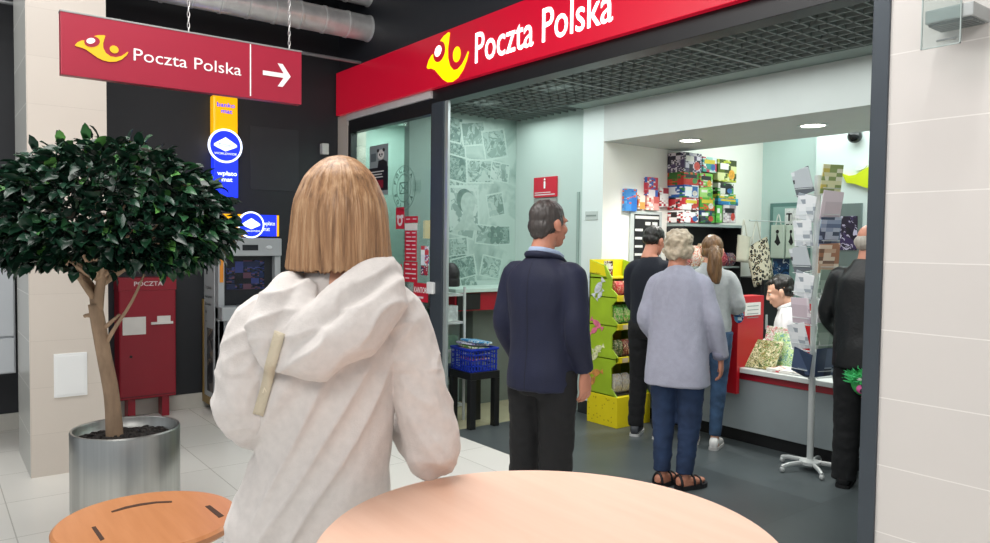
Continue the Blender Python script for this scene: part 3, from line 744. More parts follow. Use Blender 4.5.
for i, (u, v, w, h, rot, k) in enumerate(st):
    if u < .36: u += .38; v -= .12
    u = max(u, .36+w*.55)
    b = NB(); c, s = math.cos(rot), math.sin(rot); R2 = lambda a, d: (u+a*c-d*s, v+a*s+d*c)
    pts = []
    for (xa, ya), (xb, yb) in zip(((-w/2, -h/2), (w/2, -h/2), (w/2, h/2), (-w/2, h/2)), ((w/2, -h/2), (w/2, h/2), (-w/2, h/2), (-w/2, -h/2))):
        nsc = 8
        for j in range(nsc*2):
            f = j/(nsc*2); x_, y_ = xa+(xb-xa)*f, ya+(yb-ya)*f
            if j % 2: x_ *= .965; y_ *= .965
            pts.append(R2(x_, y_))
    prism(b, fr, pts, .002, .0021+.00006*i); obj('stamp', b, m_ml, t)
    b = NB(); prism(b, fr, [R2(a*.86, d*.86) for a, d in ((-w/2, -h/2), (w/2, -h/2), (w/2, h/2), (-w/2, h/2))], .0021+.00006*i, .00213+.00006*i); obj('stamp_picture', b, mur[k], t)
# a woman's head in profile and a flower, as printed
b = NB(); u, v = .66, 1.86
prism(b, fr, ellipse(u, v+.06, .085, .11, 28), .0033, .0034); prism(b, fr, [(u-.05, v-.02), (u+.06, v-.02), (u+.08, v-.12), (u+.17, v-.2), (u-.17, v-.2), (u-.08, v-.1)], .0033, .00345)
obj('stamp_portrait', b, mat('mural_mid', '9ab0a8', .6, var=.12, vscale=18), t)
b = NB(); prism(b, fr, ellipse(u-.03, v+.085, .10, .12, 28, rot=.4), .0032, .00325); obj('stamp_portrait_hair', b, mat('mural_dark', '617c74', .6, var=.2, vscale=20), t)
b = NB()
for k in range(6): a = k*PI/3; prism(b, fr, ellipse(1.0+.06*math.cos(a), 1.62+.06*math.sin(a), .04, .032, 14, rot=a), .0032, .00325+.00003*k)
obj('stamp_flower', b, mat('mural_dark', '6f958a', .6), t)

# ---- red information sign on the back wall
fr = Fr((0, BACK, 0), (0, -1, 0)); q = lambda px, py: (lambda c: (c.x, c.z))(aty(px, py, BACK))
a, c = q(535, 198), q(558, 176)
t = thing('information_sign', 'square red information sign with white letter i on the back wall', 'sign', (a[0]+.16, BACK, a[1]))
b = NB(); fbox(b, fr, a[0], c[0], a[1], c[1], .0, .02, .003); obj('panel', b, m_redp, t)
b = NB(); fbox(b, fr, a[0], c[0], a[1]-.055, a[1]-.008, 0, .015); obj('lower_strip', b, mat('sign_grey_red', '8c8a86', .5), t)
mx = (a[0]+c[0])/2; text_obj('lettering', 'i', fr, mx, a[1]+.085, .10, m_wtxt, t, w=.023, align='c', fat=.006)
b = NB(); fbox(b, fr, a[0]+.02, c[0]-.02, a[1]+.02, a[1]+.03, .02, .022); fbox(b, fr, a[0]+.02, c[0]-.08, a[1]+.042, a[1]+.050, .02, .022); obj('small_print', b, mat('pale_letter', 'd8cdd0', .5), t)
# ---- small plate on the jamb
fr = Fr((0, 4.78, 0), (0, -1, 0)); q2 = lambda px, py: (lambda c: (c.x, c.z))(aty(px, py, 4.78)); a, c = q2(585.5, 220), q2(598, 211)
b = NB(); fbox(b, fr, a[0], c[0], a[1], c[1], -.004, .006, .002); t = obj('door_plate', b, mat('plate_grey', 'b6c0bc', .4)); tag(t, 'small grey name plate on the white jamb', 'plate')
b = NB(); fbox(b, fr, a[0]+.015, c[0]-.015, a[1]+.03, a[1]+.045, .006, .007); obj('lettering', b, mat('plate_text', '7f8c88', .5), t)

# ---- stickers and posters on the shop window (outer face of the pane)
GY = D+.03
fr = Fr((0, GY, 0), (0, -1, 0)); g = lambda px, py: (lambda c: (c.x, c.z))(aty(px, py, GY))
def wrect(b, p0, p1, w0=.001, w1=.002): 
    a, c = g(*p0), g(*p1); xa, xb = sorted((a[0], c[0])); za, zb = sorted((a[1], c[1])); fbox(b, fr, xa, xb, za, zb, w0, w1)
    return xa, xb, za, zb
t = thing('panda_poster', 'grey poster with a panda and a black lower half on the window', 'poster', (*g(378, 195)[:1], GY, g(378, 195)[1]))
b = NB(); xa, xb, za, zb = wrect(b, (369.5, 196), (388.5, 143)); obj('sheet', b, mat('poster_grey', '8f9a9a', .5), t)
w_, h_ = xb-xa, zb-za
b = NB(); fbox(b, fr, xa, xb, za+.09*h_, za+.55*h_, .002, .003); obj('black_panel', b, m_bk, t)
b = NB(); fbox(b, fr, xa+.05*w_, xa+.75*w_, za+.14*h_, za+.30*h_, .003, .004); obj('red_panel', b, mat('poster_maroon', '8a1c2c', .5), t)
b = NB(); prism(b, fr, ellipse(xa+.62*w_, za+.80*h_, .17*w_, .10*h_), .002, .003); obj('panda_head', b, mat('paper_white', 'dcdad6', .7), t)
b = NB()
for du, dv, r1, r2 in ((-.15, .085, .06, .035), (.15, .085, .06, .035), (-.06, .0, .035, .025), (.06, .0, .035, .025), (.0, -.04, .03, .012)): prism(b, fr, ellipse(xa+(.62+du)*w_, za+(.80+dv)*h_, r1*w_, r2*h_, 14), .003, .004)
prism(b, fr, [(xa+.45*w_, za+.55*h_), (xa+.95*w_, za+.55*h_), (xa+.95*w_, za+.64*h_), (xa+.75*w_, za+.70*h_), (xa+.5*w_, za+.68*h_)], .003, .004)
obj('panda_markings', b, m_bk, t)
b = NB(); fbox(b, fr, xa+.08*w_, xa+.36*w_, za+.68*h_, za+.84*h_, .002, .003); obj('stamp_mark', b, mat('poster_line', '5d6a6c', .5), t)
b = NB()
for k, wd in enumerate((.7, .6, .65)): fbox(b, fr, xa+.08*w_, xa+(.08+wd)*w_, za+(.46-.055*k)*h_, za+(.48-.055*k)*h_, .003, .004)
obj('small_print', b, mat('paper_white', 'dcdad6', .7), t)
# round postmark decal
c0 = g(404, 188); ed = g(393, 188); R = (c0[0]-ed[0])*1.02
t = thing('postmark_decal', 'round outlined postmark decal with envelope on the window', 'decal', (c0[0], GY, c0[1]-R))
m_dec = mat('decal_line', '587c70', .5)
b = NB(); ringplate(b, fr, c0[0], c0[1], R*.97, R, .001, .002); ringplate(b, fr, c0[0], c0[1], R*.60, R*.63, .001, .002)
e = R*.36; ey = c0[1]
for p0, p1 in (((-e, -e*.65), (e, -e*.65)), ((e, -e*.65), (e, e*.65)), ((e, e*.65), (-e, e*.65)), ((-e, e*.65), (-e, -e*.65)), ((-e, e*.65), (0, -e*.1)), ((0, -e*.1), (e, e*.65)), ((-e, -e*.65), (-e*.25, 0)), ((e, -e*.65), (e*.25, 0))):
    d = V((p1[0]-p0[0], p1[1]-p0[1])); n_ = V((-d.y, d.x)).normalized()*.004
    prism(b, fr, [(c0[0]+p0[0]+n_.x, ey+p0[1]+n_.y), (c0[0]+p1[0]+n_.x, ey+p1[1]+n_.y), (c0[0]+p1[0]-n_.x, ey+p1[1]-n_.y), (c0[0]+p0[0]-n_.x, ey+p0[1]-n_.y)], .001, .002)
for i in range(4):
    for s in (-1,):
        zz = -R*.2+i*R*.13; pts = [(c0[0]+R*(.75+.09*k), c0[1]+zz+(.02 if k % 2 else -.02)) for k in range(9)]
        for p0, p1 in zip(pts, pts[1:]): prism(b, fr, [(p0[0], p0[1]+.003), (p1[0], p1[1]+.003), (p1[0], p1[1]-.003), (p0[0], p0[1]-.003)], .001, .002)
obj('outline', b, m_dec, t)
b = NB()
for ch, a_ in zip('POCZTA', (160, 136, 112, 88, 64, 40)):
    ar = math.radians(a_); text_into(b, ch, fr, c0[0]+R*.72*math.cos(ar), c0[1]+R*.72*math.sin(ar), R*.2, None, .002, 'c', fat=.002, rot=ar-PI/2)
for ch, a_ in zip('POLSKA', (205, 229, 253, 277, 301, 325)):
    ar = math.radians(a_); text_into(b, ch, fr, c0[0]+R*.90*math.cos(ar), c0[1]+R*.90*math.sin(ar), R*.2, None, .002, 'c', fat=.002, rot=ar+PI/2)
me = bpy.data.meshes.new('lettering'); b.to_mesh(me); b.free(); link_mesh('lettering', me, m_dec, t)
# red rate strips
m_pale = mat('pale_letter', 'd8cdd0', .5)
def strip(label, p0, p1, rows, head=None, ring=False):
    a = g(*p1); t = thing('price_strip', label, 'price list', (a[0], GY, a[1]), group=None)
    b = NB(); xa, xb, za, zb = wrect(b, p0, p1); obj('sheet', b, m_redp, t); w_, h_ = xb-xa, zb-za
    b = NB()
    for i in range(rows):
        v = zb-h_*(i+.7)/(rows+.4)
        fbox(b, fr, xa+.12*w_, xa+(.40+.12*((i*7) % 3))*w_, v, v+h_*.3/(rows+1), .002, .003)
        fbox(b, fr, xa+.62*w_, xa+.9*w_, v, v+h_*.3/(rows+1), .002, .003)
    if ring: ringplate(b, fr, (xa+xb)/2, zb-.62*h_, .16*w_, .32*w_, .003, .004)
    obj('print', b, m_pale, t)
    return t
strip('narrow red strip with white ring mark, highest on the shop window', (396, 229), (404.5, 207), 1, ring=True)
strip('short red header strip above the long red rate list', (405, 223), (418, 216), 1)
strip('long red list of rates stuck on the shop window', (405, 260.5), (417, 230.5), 7)
strip('red notice directly under the long rate list', (404, 281.5), (417.5, 262), 4)
strip('narrow red notice with small numbers, lower left on the window', (394.8, 282.5), (402, 264.5), 4)
b = NB(); xa, xb, za, zb = wrect(b, (405, 230.2), (417.5, 223.3)); o = obj('white_slip', b, m_paper); tag(o, 'white slip between two red strips on the window', 'slip')
t = thing('exchange_sign', 'red KANTOR sign by the white handle on the window', 'sign', (g(414, 300)[0], GY, g(414, 300)[1]))
b = NB(); xa, xb, za, zb = wrect(b, (414.3, 300.8), (428.6, 283.8), .004, .008); obj('panel', b, m_redp, t); w_, h_ = xb-xa, zb-za
text_obj('lettering', 'KANTOR', fr, xa+.06*w_, za+.48*h_, .3*h_, m_wtxt, t, width=.88*w_, w=.010, fat=.001)
b = NB(); fbox(b, fr, xa+.3*w_, xa+.7*w_, za+.18*h_, za+.28*h_, .008, .009); obj('small_print', b, m_pale, t)
cpt = aty(432, 288, D-.02); b = NB(); box(b, cpt.x-.06, cpt.x+.035, D-.04, D-.005, cpt.z-.05, cpt.z+.05, .012); o = obj('door_sensor', b, mat('sensor_white2', 'e6e8e8', .4)); tag(o, 'white door handle box on the grey post', 'handle')
b = NB(); wrect(b, (421, 265), (429, 246), .001, .002); o = obj('blue_leaflet', b, mat_print('leaf_blue', ['d8e3ea', '3a5fa8', 'e9eef0', 'c23a44'], 16, .4, 5)); tag(o, 'small blue and white leaflet with red foot on the window', 'leaflet')
b = NB(); wrect(b, (421, 275), (428, 266), .001, .002); o = obj('leaflet', b, mat_print('leaf_red', ['a31f33', '1d2a55', 'a31f33', 'e6e6e6'], 20, .4, 8)); tag(o, 'dark red and navy leaflet below the blue one on the window', 'leaflet')

# ---- white shelf unit behind the window
SXa, SXb, SYa, SYb = -5.93, -5.30, 3.52, 3.74
# ---- counter desk along the mural wall
t = thing('service_desk', 'pale desk top with red front along the mural wall', 'desk', (-5.75, 4.3, 0))
b = NB(); box(b, -5.968, -5.52, 3.78, BACK-.01, 1.09, 1.125, .004); obj('desktop', b, mat('desk_pale', 'bcd3c9', .35), t)
b = NB(); box(b, -5.968, -5.56, 3.80, BACK-.01, .92, 1.088); obj('apron', b, mat('desk_red', 'a01528', .4), t)
b = NB(); box(b, -5.560, -5.550, 3.82, 4.08, .93, 1.08, .003); obj('dark_front', b, m_bk, t)
b = NB(); box(b, -5.968, -5.75, 4.14, BACK-.01, 0, .92); obj('pedestal', b, mat('desk_grey', '6f7a72', .5), t)
b = NB(); box(b, -5.75, -5.56, BACK-.10, BACK-.01, 0, .92); obj('side_panel', b, mat('desk_red', 'a01528', .4), t)
t = thing('shelf_unit', 'narrow white shelf unit with goods behind the grey door post', 'shelf', (-5.6, 3.63, 0))
b = NB(); box(b, SXa, SXa+.018, SYa, SYb, 0, 1.16); obj('side_panel', b, m_alu, t)
for y in (SYa, SYb-.018): b = NB(); box(b, SXb-.018, SXb, y, y+.018, 0, 1.16); obj('upright', b, m_alu, t)
for z in (.12, .36, .60, .84, 1.08):
    b = NB(); box(b, SXa+.018, SXb-.018, SYa, SYb, z, z+.018); obj('shelf', b, m_alu, t)
gcols = [('c9d3cf', 'pale grey'), ('8b2b35', 'dark red'), ('5f7d6a', 'grey green'), ('d8d2b8', 'cream'), ('44566f', 'slate blue'), ('b8c4c8', 'silver')]
lv = {.12: 'bottom', .36: 'second lowest', .60: 'middle', .84: 'fourth', 1.08: 'top'}
for zi, z in enumerate((.12, .36, .60, .84)):
    for k in range(4):
        x = SXa+.05+k*.14; c, nm = gcols[(zi*3+k*2+zi) % 6]; h = .10+.018*((k+zi) % 4)
        b = NB(); box(b, x, x+.10, SYa+.03, SYb-.04, z+.0185, z+.018+h, .006); box(b, x+.012, x+.088, SYa+.029, SYa+.031, z+.03, z+h*.7)
        o = obj('boxed_goods', b, mat('goods_'+c, c, .4, var=.25, vscale=30)); tag(o, f'{nm} box on the {lv[z]} shelf behind the window, {["leftmost", "second from left", "third from left", "rightmost"][k]}', 'box', 'boxes on the white shelf unit')
# black domed thing standing on the shelf unit
b = NB(); ell(b, (SXb-.085, (SYa+SYb)/2, 1.22+.045), (.085, .085, .105)); lathe(b, [(0, 0), (.085, 0), (.085, .06), (0, .06)], 24, (SXb-.085, (SYa+SYb)/2, 1.1615))
o = link_mesh('black_hood', organic(b, .008, 2), m_bk); tag(o, 'black rounded hood-like object on the white shelf beside the post', 'cover')
# ---- black side table with blue crate
t = thing('side_table', 'low square black table under the blue basket', 'table', (-5.125, 3.71, 0))
m_tb = mat('table_black', '17181a', .35)
tx0, tx1, ty0, ty1 = -5.285, -4.965, 3.56, 3.86
b = NB(); box(b, tx0, tx1, ty0, ty1, .41, .47, .004); obj('tabletop', b, m_tb, t)
for x in (tx0, tx1-.055):
    for y in (ty0, ty1-.055): b = NB(); box(b, x, x+.055, y, y+.055, 0, .41, .003); obj('leg', b, m_tb, t)
bx0, bx1, by0, by1, bz0, bz1 = -5.27, -4.985, 3.575, 3.845, .472, .66
t = thing('plastic_basket', 'blue plastic lattice basket full of magazines on black table', 'basket', (-5.13, 3.71, bz0))
m_bl = mat('basket_blue', '1c35a8', .35)
b = NB()
box(b, bx0, bx1, by0, by1, bz0, bz0+.006)
for z in (bz0, bz0+.045, bz0+.09, bz0+.135, bz1-.02):
    h = .02 if z > bz1-.03 else .009
    box(b, bx0, bx1, by0-.004, by0, z, z+h); box(b, bx0, bx1, by1, by1+.004, z, z+h); box(b, bx1, bx1+.004, by0, by1, z, z+h); box(b, bx0-.004, bx0, by0, by1, z, z+h)
x = bx0
while x < bx1: box(b, x, x+.009, by0-.004, by0, bz0, bz1); box(b, x, x+.009, by1, by1+.004, bz0, bz1); x += .032
y = by0
while y < by1: box(b, bx1, bx1+.004, y, y+.009, bz0, bz1); box(b, bx0-.004, bx0, y, y+.009, bz0, bz1); y += .032
obj('lattice', b, m_bl, t)
b = NB()
for s in ((bx0-.012, bx1+.012, by0-.012, by0), (bx0-.012, bx1+.012, by1, by1+.012), (bx1, bx1+.012, by0, by1), (bx0-.012, bx0, by0, by1)): box(b, *s, bz1-.012, bz1+.006, .003)
obj('rim', b, m_bl, t)
mags = [('light blue magazine lying topmost in the blue basket', ['2f8fc4', '5fb0d8', '2778ad', 'd8e8ee'], .705, .10, 0), ('white and purple magazine fanned out on the basket right side', ['e4e6ea', '9a8fc0', 'd5dce6', '6e64a8'], .68, -.10, .1),
        ('green and white magazine at basket front', ['cfdccb', '4f8c52', 'e6e6da', '8fae4c'], .655, -.05, -.12), ('brown book of pictures at the left in the basket', ['77533f', 'b28d6d', '3c3029', 'd0b28f'], .64, .02, .2),
        ('dark blue magazine deep inside the basket', ['20315f', '43598e', 'a8b2c9', '1a2240'], .60, 0, .05), ('red brochure deep inside the basket', ['a82d30', 'd7b9b0', '6e1f20', 'e4d9d0'], .56, .05, -.1)]
for i, (lb, cs, z, dx, rot) in enumerate(mags):
    b = NB(); box(b, -.115, .115, -.085, .085, 0, .015); b.transform(Matrix.Translation((-5.13+dx*.25, 3.71, z)) @ Matrix.Rotation(rot, 4, 'Z') @ Matrix.Rotation(-.10 if i < 3 else 0, 4, 'X'))
    o = obj('magazine', b, mat_print('mag%d' % i, cs, 18, .35, i, noise_amt=.4)); tag(o, lb, 'magazine', 'magazines in the blue basket')

# ---- yellow sweets display
DX0, DX1, DY0, DY1 = -4.665, -4.32, 4.60, 5.00
t = thing('sweets_display', 'yellow and green cardboard display stand of sweets by the white jamb', 'display stand', (-4.55, 4.78, 0))
m_dy = mat('display_yellow', 'e3d117', .45, var=.04); m_dg = mat('display_green', '9ab827', .45, var=.12, vscale=5)
frd = Fr((DX0, DY0, 0), (0, -1, 0)); dw = DX1-DX0
prof = [(0, .26), (dw, .26), (dw*.80, .33), (dw*.80, .50), (dw, .56), (dw, .60), (dw*.80, .66), (dw*.80, .78), (dw*.98, .84), (dw*.98, .88), (dw*.78, .93), (dw*.78, 1.03), (dw*.95, 1.08), (dw*.95, 1.12), (dw*.76, 1.17), (dw*.76, 1.26), (dw*.55, 1.36), (0, 1.41)]
b = NB(); prism(b, frd, prof, -.012, 0); obj('side_panel', b, m_dg, t)
b = NB(); prism(b, Fr((DX0, DY1, 0), (0, -1, 0)), prof, -.012, 0); obj('side_panel', b, m_dg, t)
b = NB(); box(b, DX0, DX1+.01, DY0-.005, DY1+.012, 0, .26, .004); obj('base_box', b, m_dy, t)
b = NB(); random.seed(5)
for i in range(26): prism(b, frd, ellipse(random.uniform(.02, dw-.02), random.uniform(.02, .24), .006, .006, 8), .006, .007)
obj('base_dots', b, mat('dot_olive', 'b39b10', .5), t)
b = NB(); box(b, DX0, DX0+.012, DY0, DY1, .26, 1.41); obj('back_panel', b, m_dy, t)
b = NB(); prism(b, frd, [(0.0, 1.30), (dw*.58, 1.27), (dw*.5, 1.36), (0, 1.41)], .001, .002); obj('top_flash', b, m_dy, t)
for z in (.58, .86, 1.10, ):
    b = NB(); box(b, DX0+.012, DX1-.02, DY0, DY1, z-.008, z); obj('shelf', b, mat('shelf_dark', '2b2a22', .6), t)
    b = NB(); box(b, DX1-.02, DX1, DY0, DY1, z-.035, z+.015, .003); obj('price_rail', b, m_dy, t)
b = NB(); box(b, DX0+.012, DX1-.03, DY0, DY1, .262, .27); obj('shelf', b, mat('shelf_dark', '2b2a22', .6), t)
for z in (.58, .86, 1.10):
    for k in range(3): b = NB(); box(b, DX1, DX1+.002, DY0+.06+k*.14, DY0+.13+k*.14, z-.03, z+.008); obj('price_ticket', b, mat('ticket', 'd9c9a0', .5), t)
# sweet-shaped pictures on the side panel
def candy(b, cu, cv, s, rot):
    prism(b, frd, ellipse(cu, cv, .045*s, .025*s, 18, rot=rot), .001, .004)
    c_, s_ = math.cos(rot), math.sin(rot)
    for sg in (-1, 1): prism(b, frd, [(cu+sg*.042*s*c_, cv+sg*.042*s*s_), (cu+sg*.075*s*c_-.022*s*s_, cv+sg*.075*s*s_+.022*s*c_), (cu+sg*.075*s*c_+.022*s*s_, cv+sg*.075*s*s_-.022*s*c_)], .001, .0038)
for col, items in (('c7c9cf', [(.11, 1.17, 1.3, .9), (.13, 1.11, .8, .9)]), ('d9708c', [(.10, .86, 1.1, -.5), (.07, .80, .9, .6)]), ('d7d9a8', [(.12, .65, 1.0, .4), (.08, .58, 1.1, .8)]), ('c98a4a', [(.10, .44, 1.1, .2), (.06, .36, 1.0, 1.0)])):
    b = NB()
    for it in items: candy(b, *it)
    obj('sweet_picture', b, mat('candy_'+col, col, .4, var=.3, vscale=40), t)
text_obj('lettering', 'manufakti', frd, .02, 1.285, .016, mat('logo_brown', '5b3a1c', .5), t, width=.11, w=.003)
packs = [('red', 'c42a2f', 'b5202c'), ('orange', 'dd7b25', 'e0a030'), ('bright green', '55b52c', '3f9a28'), ('brown', '6b4226', '9a6a3c'), ('dark green', '3f5a2c', '56683a'), ('white', 'd8d4cc', 'b8b0a8'), ('yellow', 'e2c22a', 'd6a51c'), ('maroon', '70221f', '8b3a30')]
rowc = {1.10: [0, 0, 6, 7], .86: [2, 2, 3, 1], .58: [4, 7, 4, 3], .27: [5, 5, 1, 3]}
rown = {1.10: 'top', .86: 'second', .58: 'third', .27: 'lowest'}
for z, ids in rowc.items():
    for k, ci in enumerate(ids):
        nm, c1, c2 = packs[ci]; y = DY0+.03+k*.10; h = .13+.02*((k*3+ci) % 3)
        b = NB(); n_ = 8
        g_ = []
        for i in range(n_+1):
            f = i/n_; th = .035*math.sin(PI*f)**.5+.003; w2 = .044-(.003 if i in (0, n_) else 0)
            g_.append([b.verts.new((DX1-.09+sx_*th+.02*f*0, y+.045+sy_*w2, z+.002+h*f)) for sx_, sy_ in ((1, -1), (1, 1), (-1, 1), (-1, -1))])
        for A, B in zip(g_, g_[1:]):
            for i in range(4): b.faces.new((A[i], A[(i+1) % 4], B[(i+1) % 4], B[i]))
        b.faces.new(g_[0][::-1]); b.faces.new(g_[-1])
        o = obj('sweet_bag', b, mat_print('pack_%s' % nm, [c1, c2, c1, 'd9c9a0'], 26, .3, ci, noise_amt=.5)); tag(o, f'{nm} sweets bag, {rown[z]} shelf of yellow stand, {["at near end", "second from near end", "third from near end", "at far end"][k]}', 'sweets', 'bags of sweets on the yellow stand')
# little carton standing on top of the display
b = NB(); box(b, DX0+.11, DX0+.17, DY0+.06, DY0+.11, 1.262, 1.40, .003); box(b, DX0+.118, DX0+.162, DY0+.058, DY0+.0605, 1.29, 1.36)
z_top = NB(); box(z_top, DX0+.012, DX0+.21, DY0+.0, DY1, 1.25, 1.262); obj('top_shelf', z_top, m_dy, t)
o = obj('small_carton', b, mat_print('carton', ['e6e2d8', '8a2b22', '3a2a20', 'e6e2d8'], 30, .4, 2)); tag(o, 'small white and brown carton on top of the sweets stand', 'carton')

# ---- exchange rate board and puzzles on the left recess wall
WX = -4.70; fr = Fr((WX, 0, 0), (1, 0, 0)); h = lambda px, py: (lambda c: (c.y, c.z))(atx(px, py, WX))
a, c = h(628, 268), h(660.5, 212)
t = thing('rate_board', 'black exchange rate board in aluminium frame with red and white figures', 'board', (WX, (a[0]+c[0])/2, a[1]))
b = NB(); fbox(b, fr, a[0], c[0], a[1], c[1], 0, .02, .004); obj('frame', b, m_alu, t)
b = NB(); fbox(b, fr, a[0]+.05, c[0]-.04, a[1]+.03, c[1]-.03, .02, .023); obj('face', b, m_bk, t)
b = NB(); u0, u1, v1 = a[0]+.06, c[0]-.05, c[1]-.045; wd = u1-u0
fbox(b, fr, u0, u1, v1-.028, v1, .023, .025)
for k in range(2): fbox(b, fr, u0+wd*(.42+.3*k), u0+wd*(.64+.3*k), v1-.085, v1-.055, .023, .025)
for k in range(4): fbox(b, fr, u0, u0+wd*.32, v1-.142-k*.075, v1-.12-k*.075, .023, .025)
obj('white_slip', b, m_paper, t)
b = NB(); 
for k, s in enumerate(('4.25', '3.71', '4.98', '3.82')):
    for j in range(2): text_into(b, s, fr, u0+wd*(.42+.3*j), v1-.165-k*.075, .035, wd*.22, .024)
me = bpy.data.meshes.new('figures'); b.to_mesh(me); b.free(); link_mesh('figures', me, mat_glow('led_red', 'd02038', 1.0), t)
puz = [('blue boxed puzzle with round picture, left above the rate board', (622, 211), (634, 189.5), ['2a6fc0', '58a0d8', 'e05a30', '2a6fc0', '3f88cc']), ('small white and orange picture box beside the blue puzzle', (635, 209), (642, 195.5), ['e8dcd0', 'e39a4a', 'efe9e2', 'd05a4a']),
       ('red and blue picture box at the top of the wall group', (643.5, 196.5), (655, 178), ['c8344a', '3a63b8', 'e6dde0', 'b02a40']), ('pink and white picture box in the middle of the wall group', (643.5, 210), (656, 197), ['e6a8a0', 'f0e4dc', 'd0605a', 'f2ead0']), ('white box with small red figures at the right of the wall group', (656.5, 207), (665.5, 188.5), ['f0ece8', 'd8d0cc', 'b03040', 'f0ece8'])]
for i, (lb, p0, p1, cs) in enumerate(puz):
    a_, c_ = h(*p0), h(*p1); b = NB(); fbox(b, fr, a_[0], c_[0], a_[1], c_[1], .0, .04, .003); fbox(b, fr, a_[0]+.01, c_[0]-.01, a_[1]+.01, c_[1]-.01, .04, .041)
    o = obj('picture_box', b, mat_print('puz%d' % i, cs, 11, .35, i, noise_amt=0)); tag(o, lb, 'box', 'picture boxes above the rate board')

# ---- games shelf
GX = -4.50; fr = Fr((GX, 0, 0), (1, 0, 0)); h = lambda px, py: (lambda c: (c.y, c.z))(atx(px, py, GX))
t = thing('games_shelf', 'black wall shelf unit holding board games above red bags', 'shelf', (-4.6, 6.1, .9))
YA, YB = h(683.5, 220)[0], h(738, 220)[0]; ZS2 = h(700, 224)[1]
b = NB(); box(b, WX+.002, GX+.02, YA, YB+.06, ZS2-.025, ZS2); obj('shelf_top', b, mat('shelf_edge', '8d9a98', .4), t)
b = NB(); box(b, WX+.002, WX+.012, YA, YB+.05, .75, ZS2-.025); obj('back_panel', b, m_bk, t)
for y in (YA, YB+.035): b = NB(); box(b, WX+.012, GX+.01, y, y+.015, .75, ZS2-.025); obj('side_panel', b, m_bk, t)
for z in (1.32, 1.02, .76): b = NB(); box(b, WX+.012, GX+.005, YA+.015, YB+.035, z, z+.018); obj('shelf', b, mat('shelf_edge', '8d9a98', .4) if z > 1.2 else m_bk, t)
games = [  # pixel boxes, colours, label words
    ((683.5, 171.5), (702, 154), ['241c30', 'd8d0d8', '4a3a60', 'c8c0d0'], 'black and white swirl puzzle box', 26), ((702.5, 171.5), (717, 158), ['9fd0c4', 'd8e0e0', '3f9a8c', 'c23a5a'], 'pale teal animal game box', 16), ((717.5, 181), (737, 161), ['b9c23c', '5a6b20', 'd8dca0', '39451c'], 'yellow-green tree picture box', 14),
    ((683.5, 184.5), (699, 173), ['3f8a34', 'd05a20', '2f6a28', 'c03028'], 'green and red game box, upper left', 14), ((683.5, 197), (699, 185.5), ['2860a8', 'e0e8f0', '3a8a3a', '2050a0'], 'blue and white game box', 14), ((683.5, 209.5), (699, 198.5), ['c23038', 'e8e4e4', '201c1c', 'c23038'], 'red and white striped game box, top of two', 20), ((683.5, 222.5), (699, 211), ['b82a30', 'f0eeee', '2a2020', 'e8e4e4'], 'red and white striped game box, below its twin', 20),
    ((699.5, 188), (713, 174), ['5aaa3a', 'c23a4a', '7cc04a', 'd8d8c8'], 'green game box with red picture', 14), ((699.5, 197), (713, 189), ['58b048', '7cc858', '4a9a38', 'a8d878'], 'plain bright green game box', 10), ((699.5, 210), (715, 198), ['c2402c', '3f9a3a', 'd8602c', '58a83c'], 'red car picture game box', 14), ((699.5, 222.5), (715, 211), ['263a6a', '3a3f3a', '20242a', '58a83c'], 'dark blue and black game box', 14),
    ((718, 194), (734, 184), ['3f9a3a', '20241c', 'd8d8d0', '302820'], 'black and green box with white word', 18), ((718, 198.5), (736, 194.5), ['c8b840', '3a9a4a', 'd8c850', '2f8a5a'], 'thin yellow-green game box', 12), ((718, 204.5), (738.5, 199), ['2a7ab0', '3f9ac8', '206090', '58b0d8'], 'thin blue game box sticking out', 12), ((716, 222.5), (722.5, 205.5), ['58b048', '3f9a38', '7cc858', '58b048'], 'narrow green upright game box', 10), ((723, 222.5), (736.5, 205.5), ['d8d0d0', 'c8b8bc', 'e4dcdc', '9a8890'], 'pale box stack at the right end', 14)]
for i, (p0, p1, cs, nm, scl) in enumerate(games):
    a_, c_ = h(*p0), h(*p1); b = NB(); zb_ = max(a_[1], ZS2+.001); box(b, WX+.005, GX, a_[0]+.004, c_[0]-.002, zb_, c_[1], .004); fbox(b, fr, a_[0]+.02, c_[0]-.02, zb_+.012, c_[1]-.012, .0, .002)
    o = obj('game_box', b, mat_print('game%d' % i, cs, scl*.7, .35, i, noise_amt=0)); tag(o, nm+' on the black wall shelf', 'game box', 'board games on the wall shelf')
    w_, h_ = c_[0]-a_[0], c_[1]-zb_; b = NB(); fbox(b, fr, a_[0]+.12*w_, a_[0]+(.55+.3*(i % 2))*w_, zb_+.55*h_, zb_+.82*h_, .002, .003)
    po = obj('title_band', b, mat('band_%d' % (i % 4), ['e8e4dc', 'd8c23a', 'f0eeee', '1c1c22'][i % 4], .4), None); po.parent = o; po.location = V(po.location)-o.location
    b = NB(); prism(b, fr, ellipse(a_[0]+.72*w_, zb_+.34*h_, .16*w_, .22*h_, 16), .0022, .0034)
    po = obj('cover_picture', b, mat('pic_%d' % (i % 5), ['c8483a', '3a6aa8', 'e0a03a', '4a8a4a', 'd8d0c8'][i % 5], .4, var=.3, vscale=40), None); po.parent = o; po.location = V(po.location)-o.location
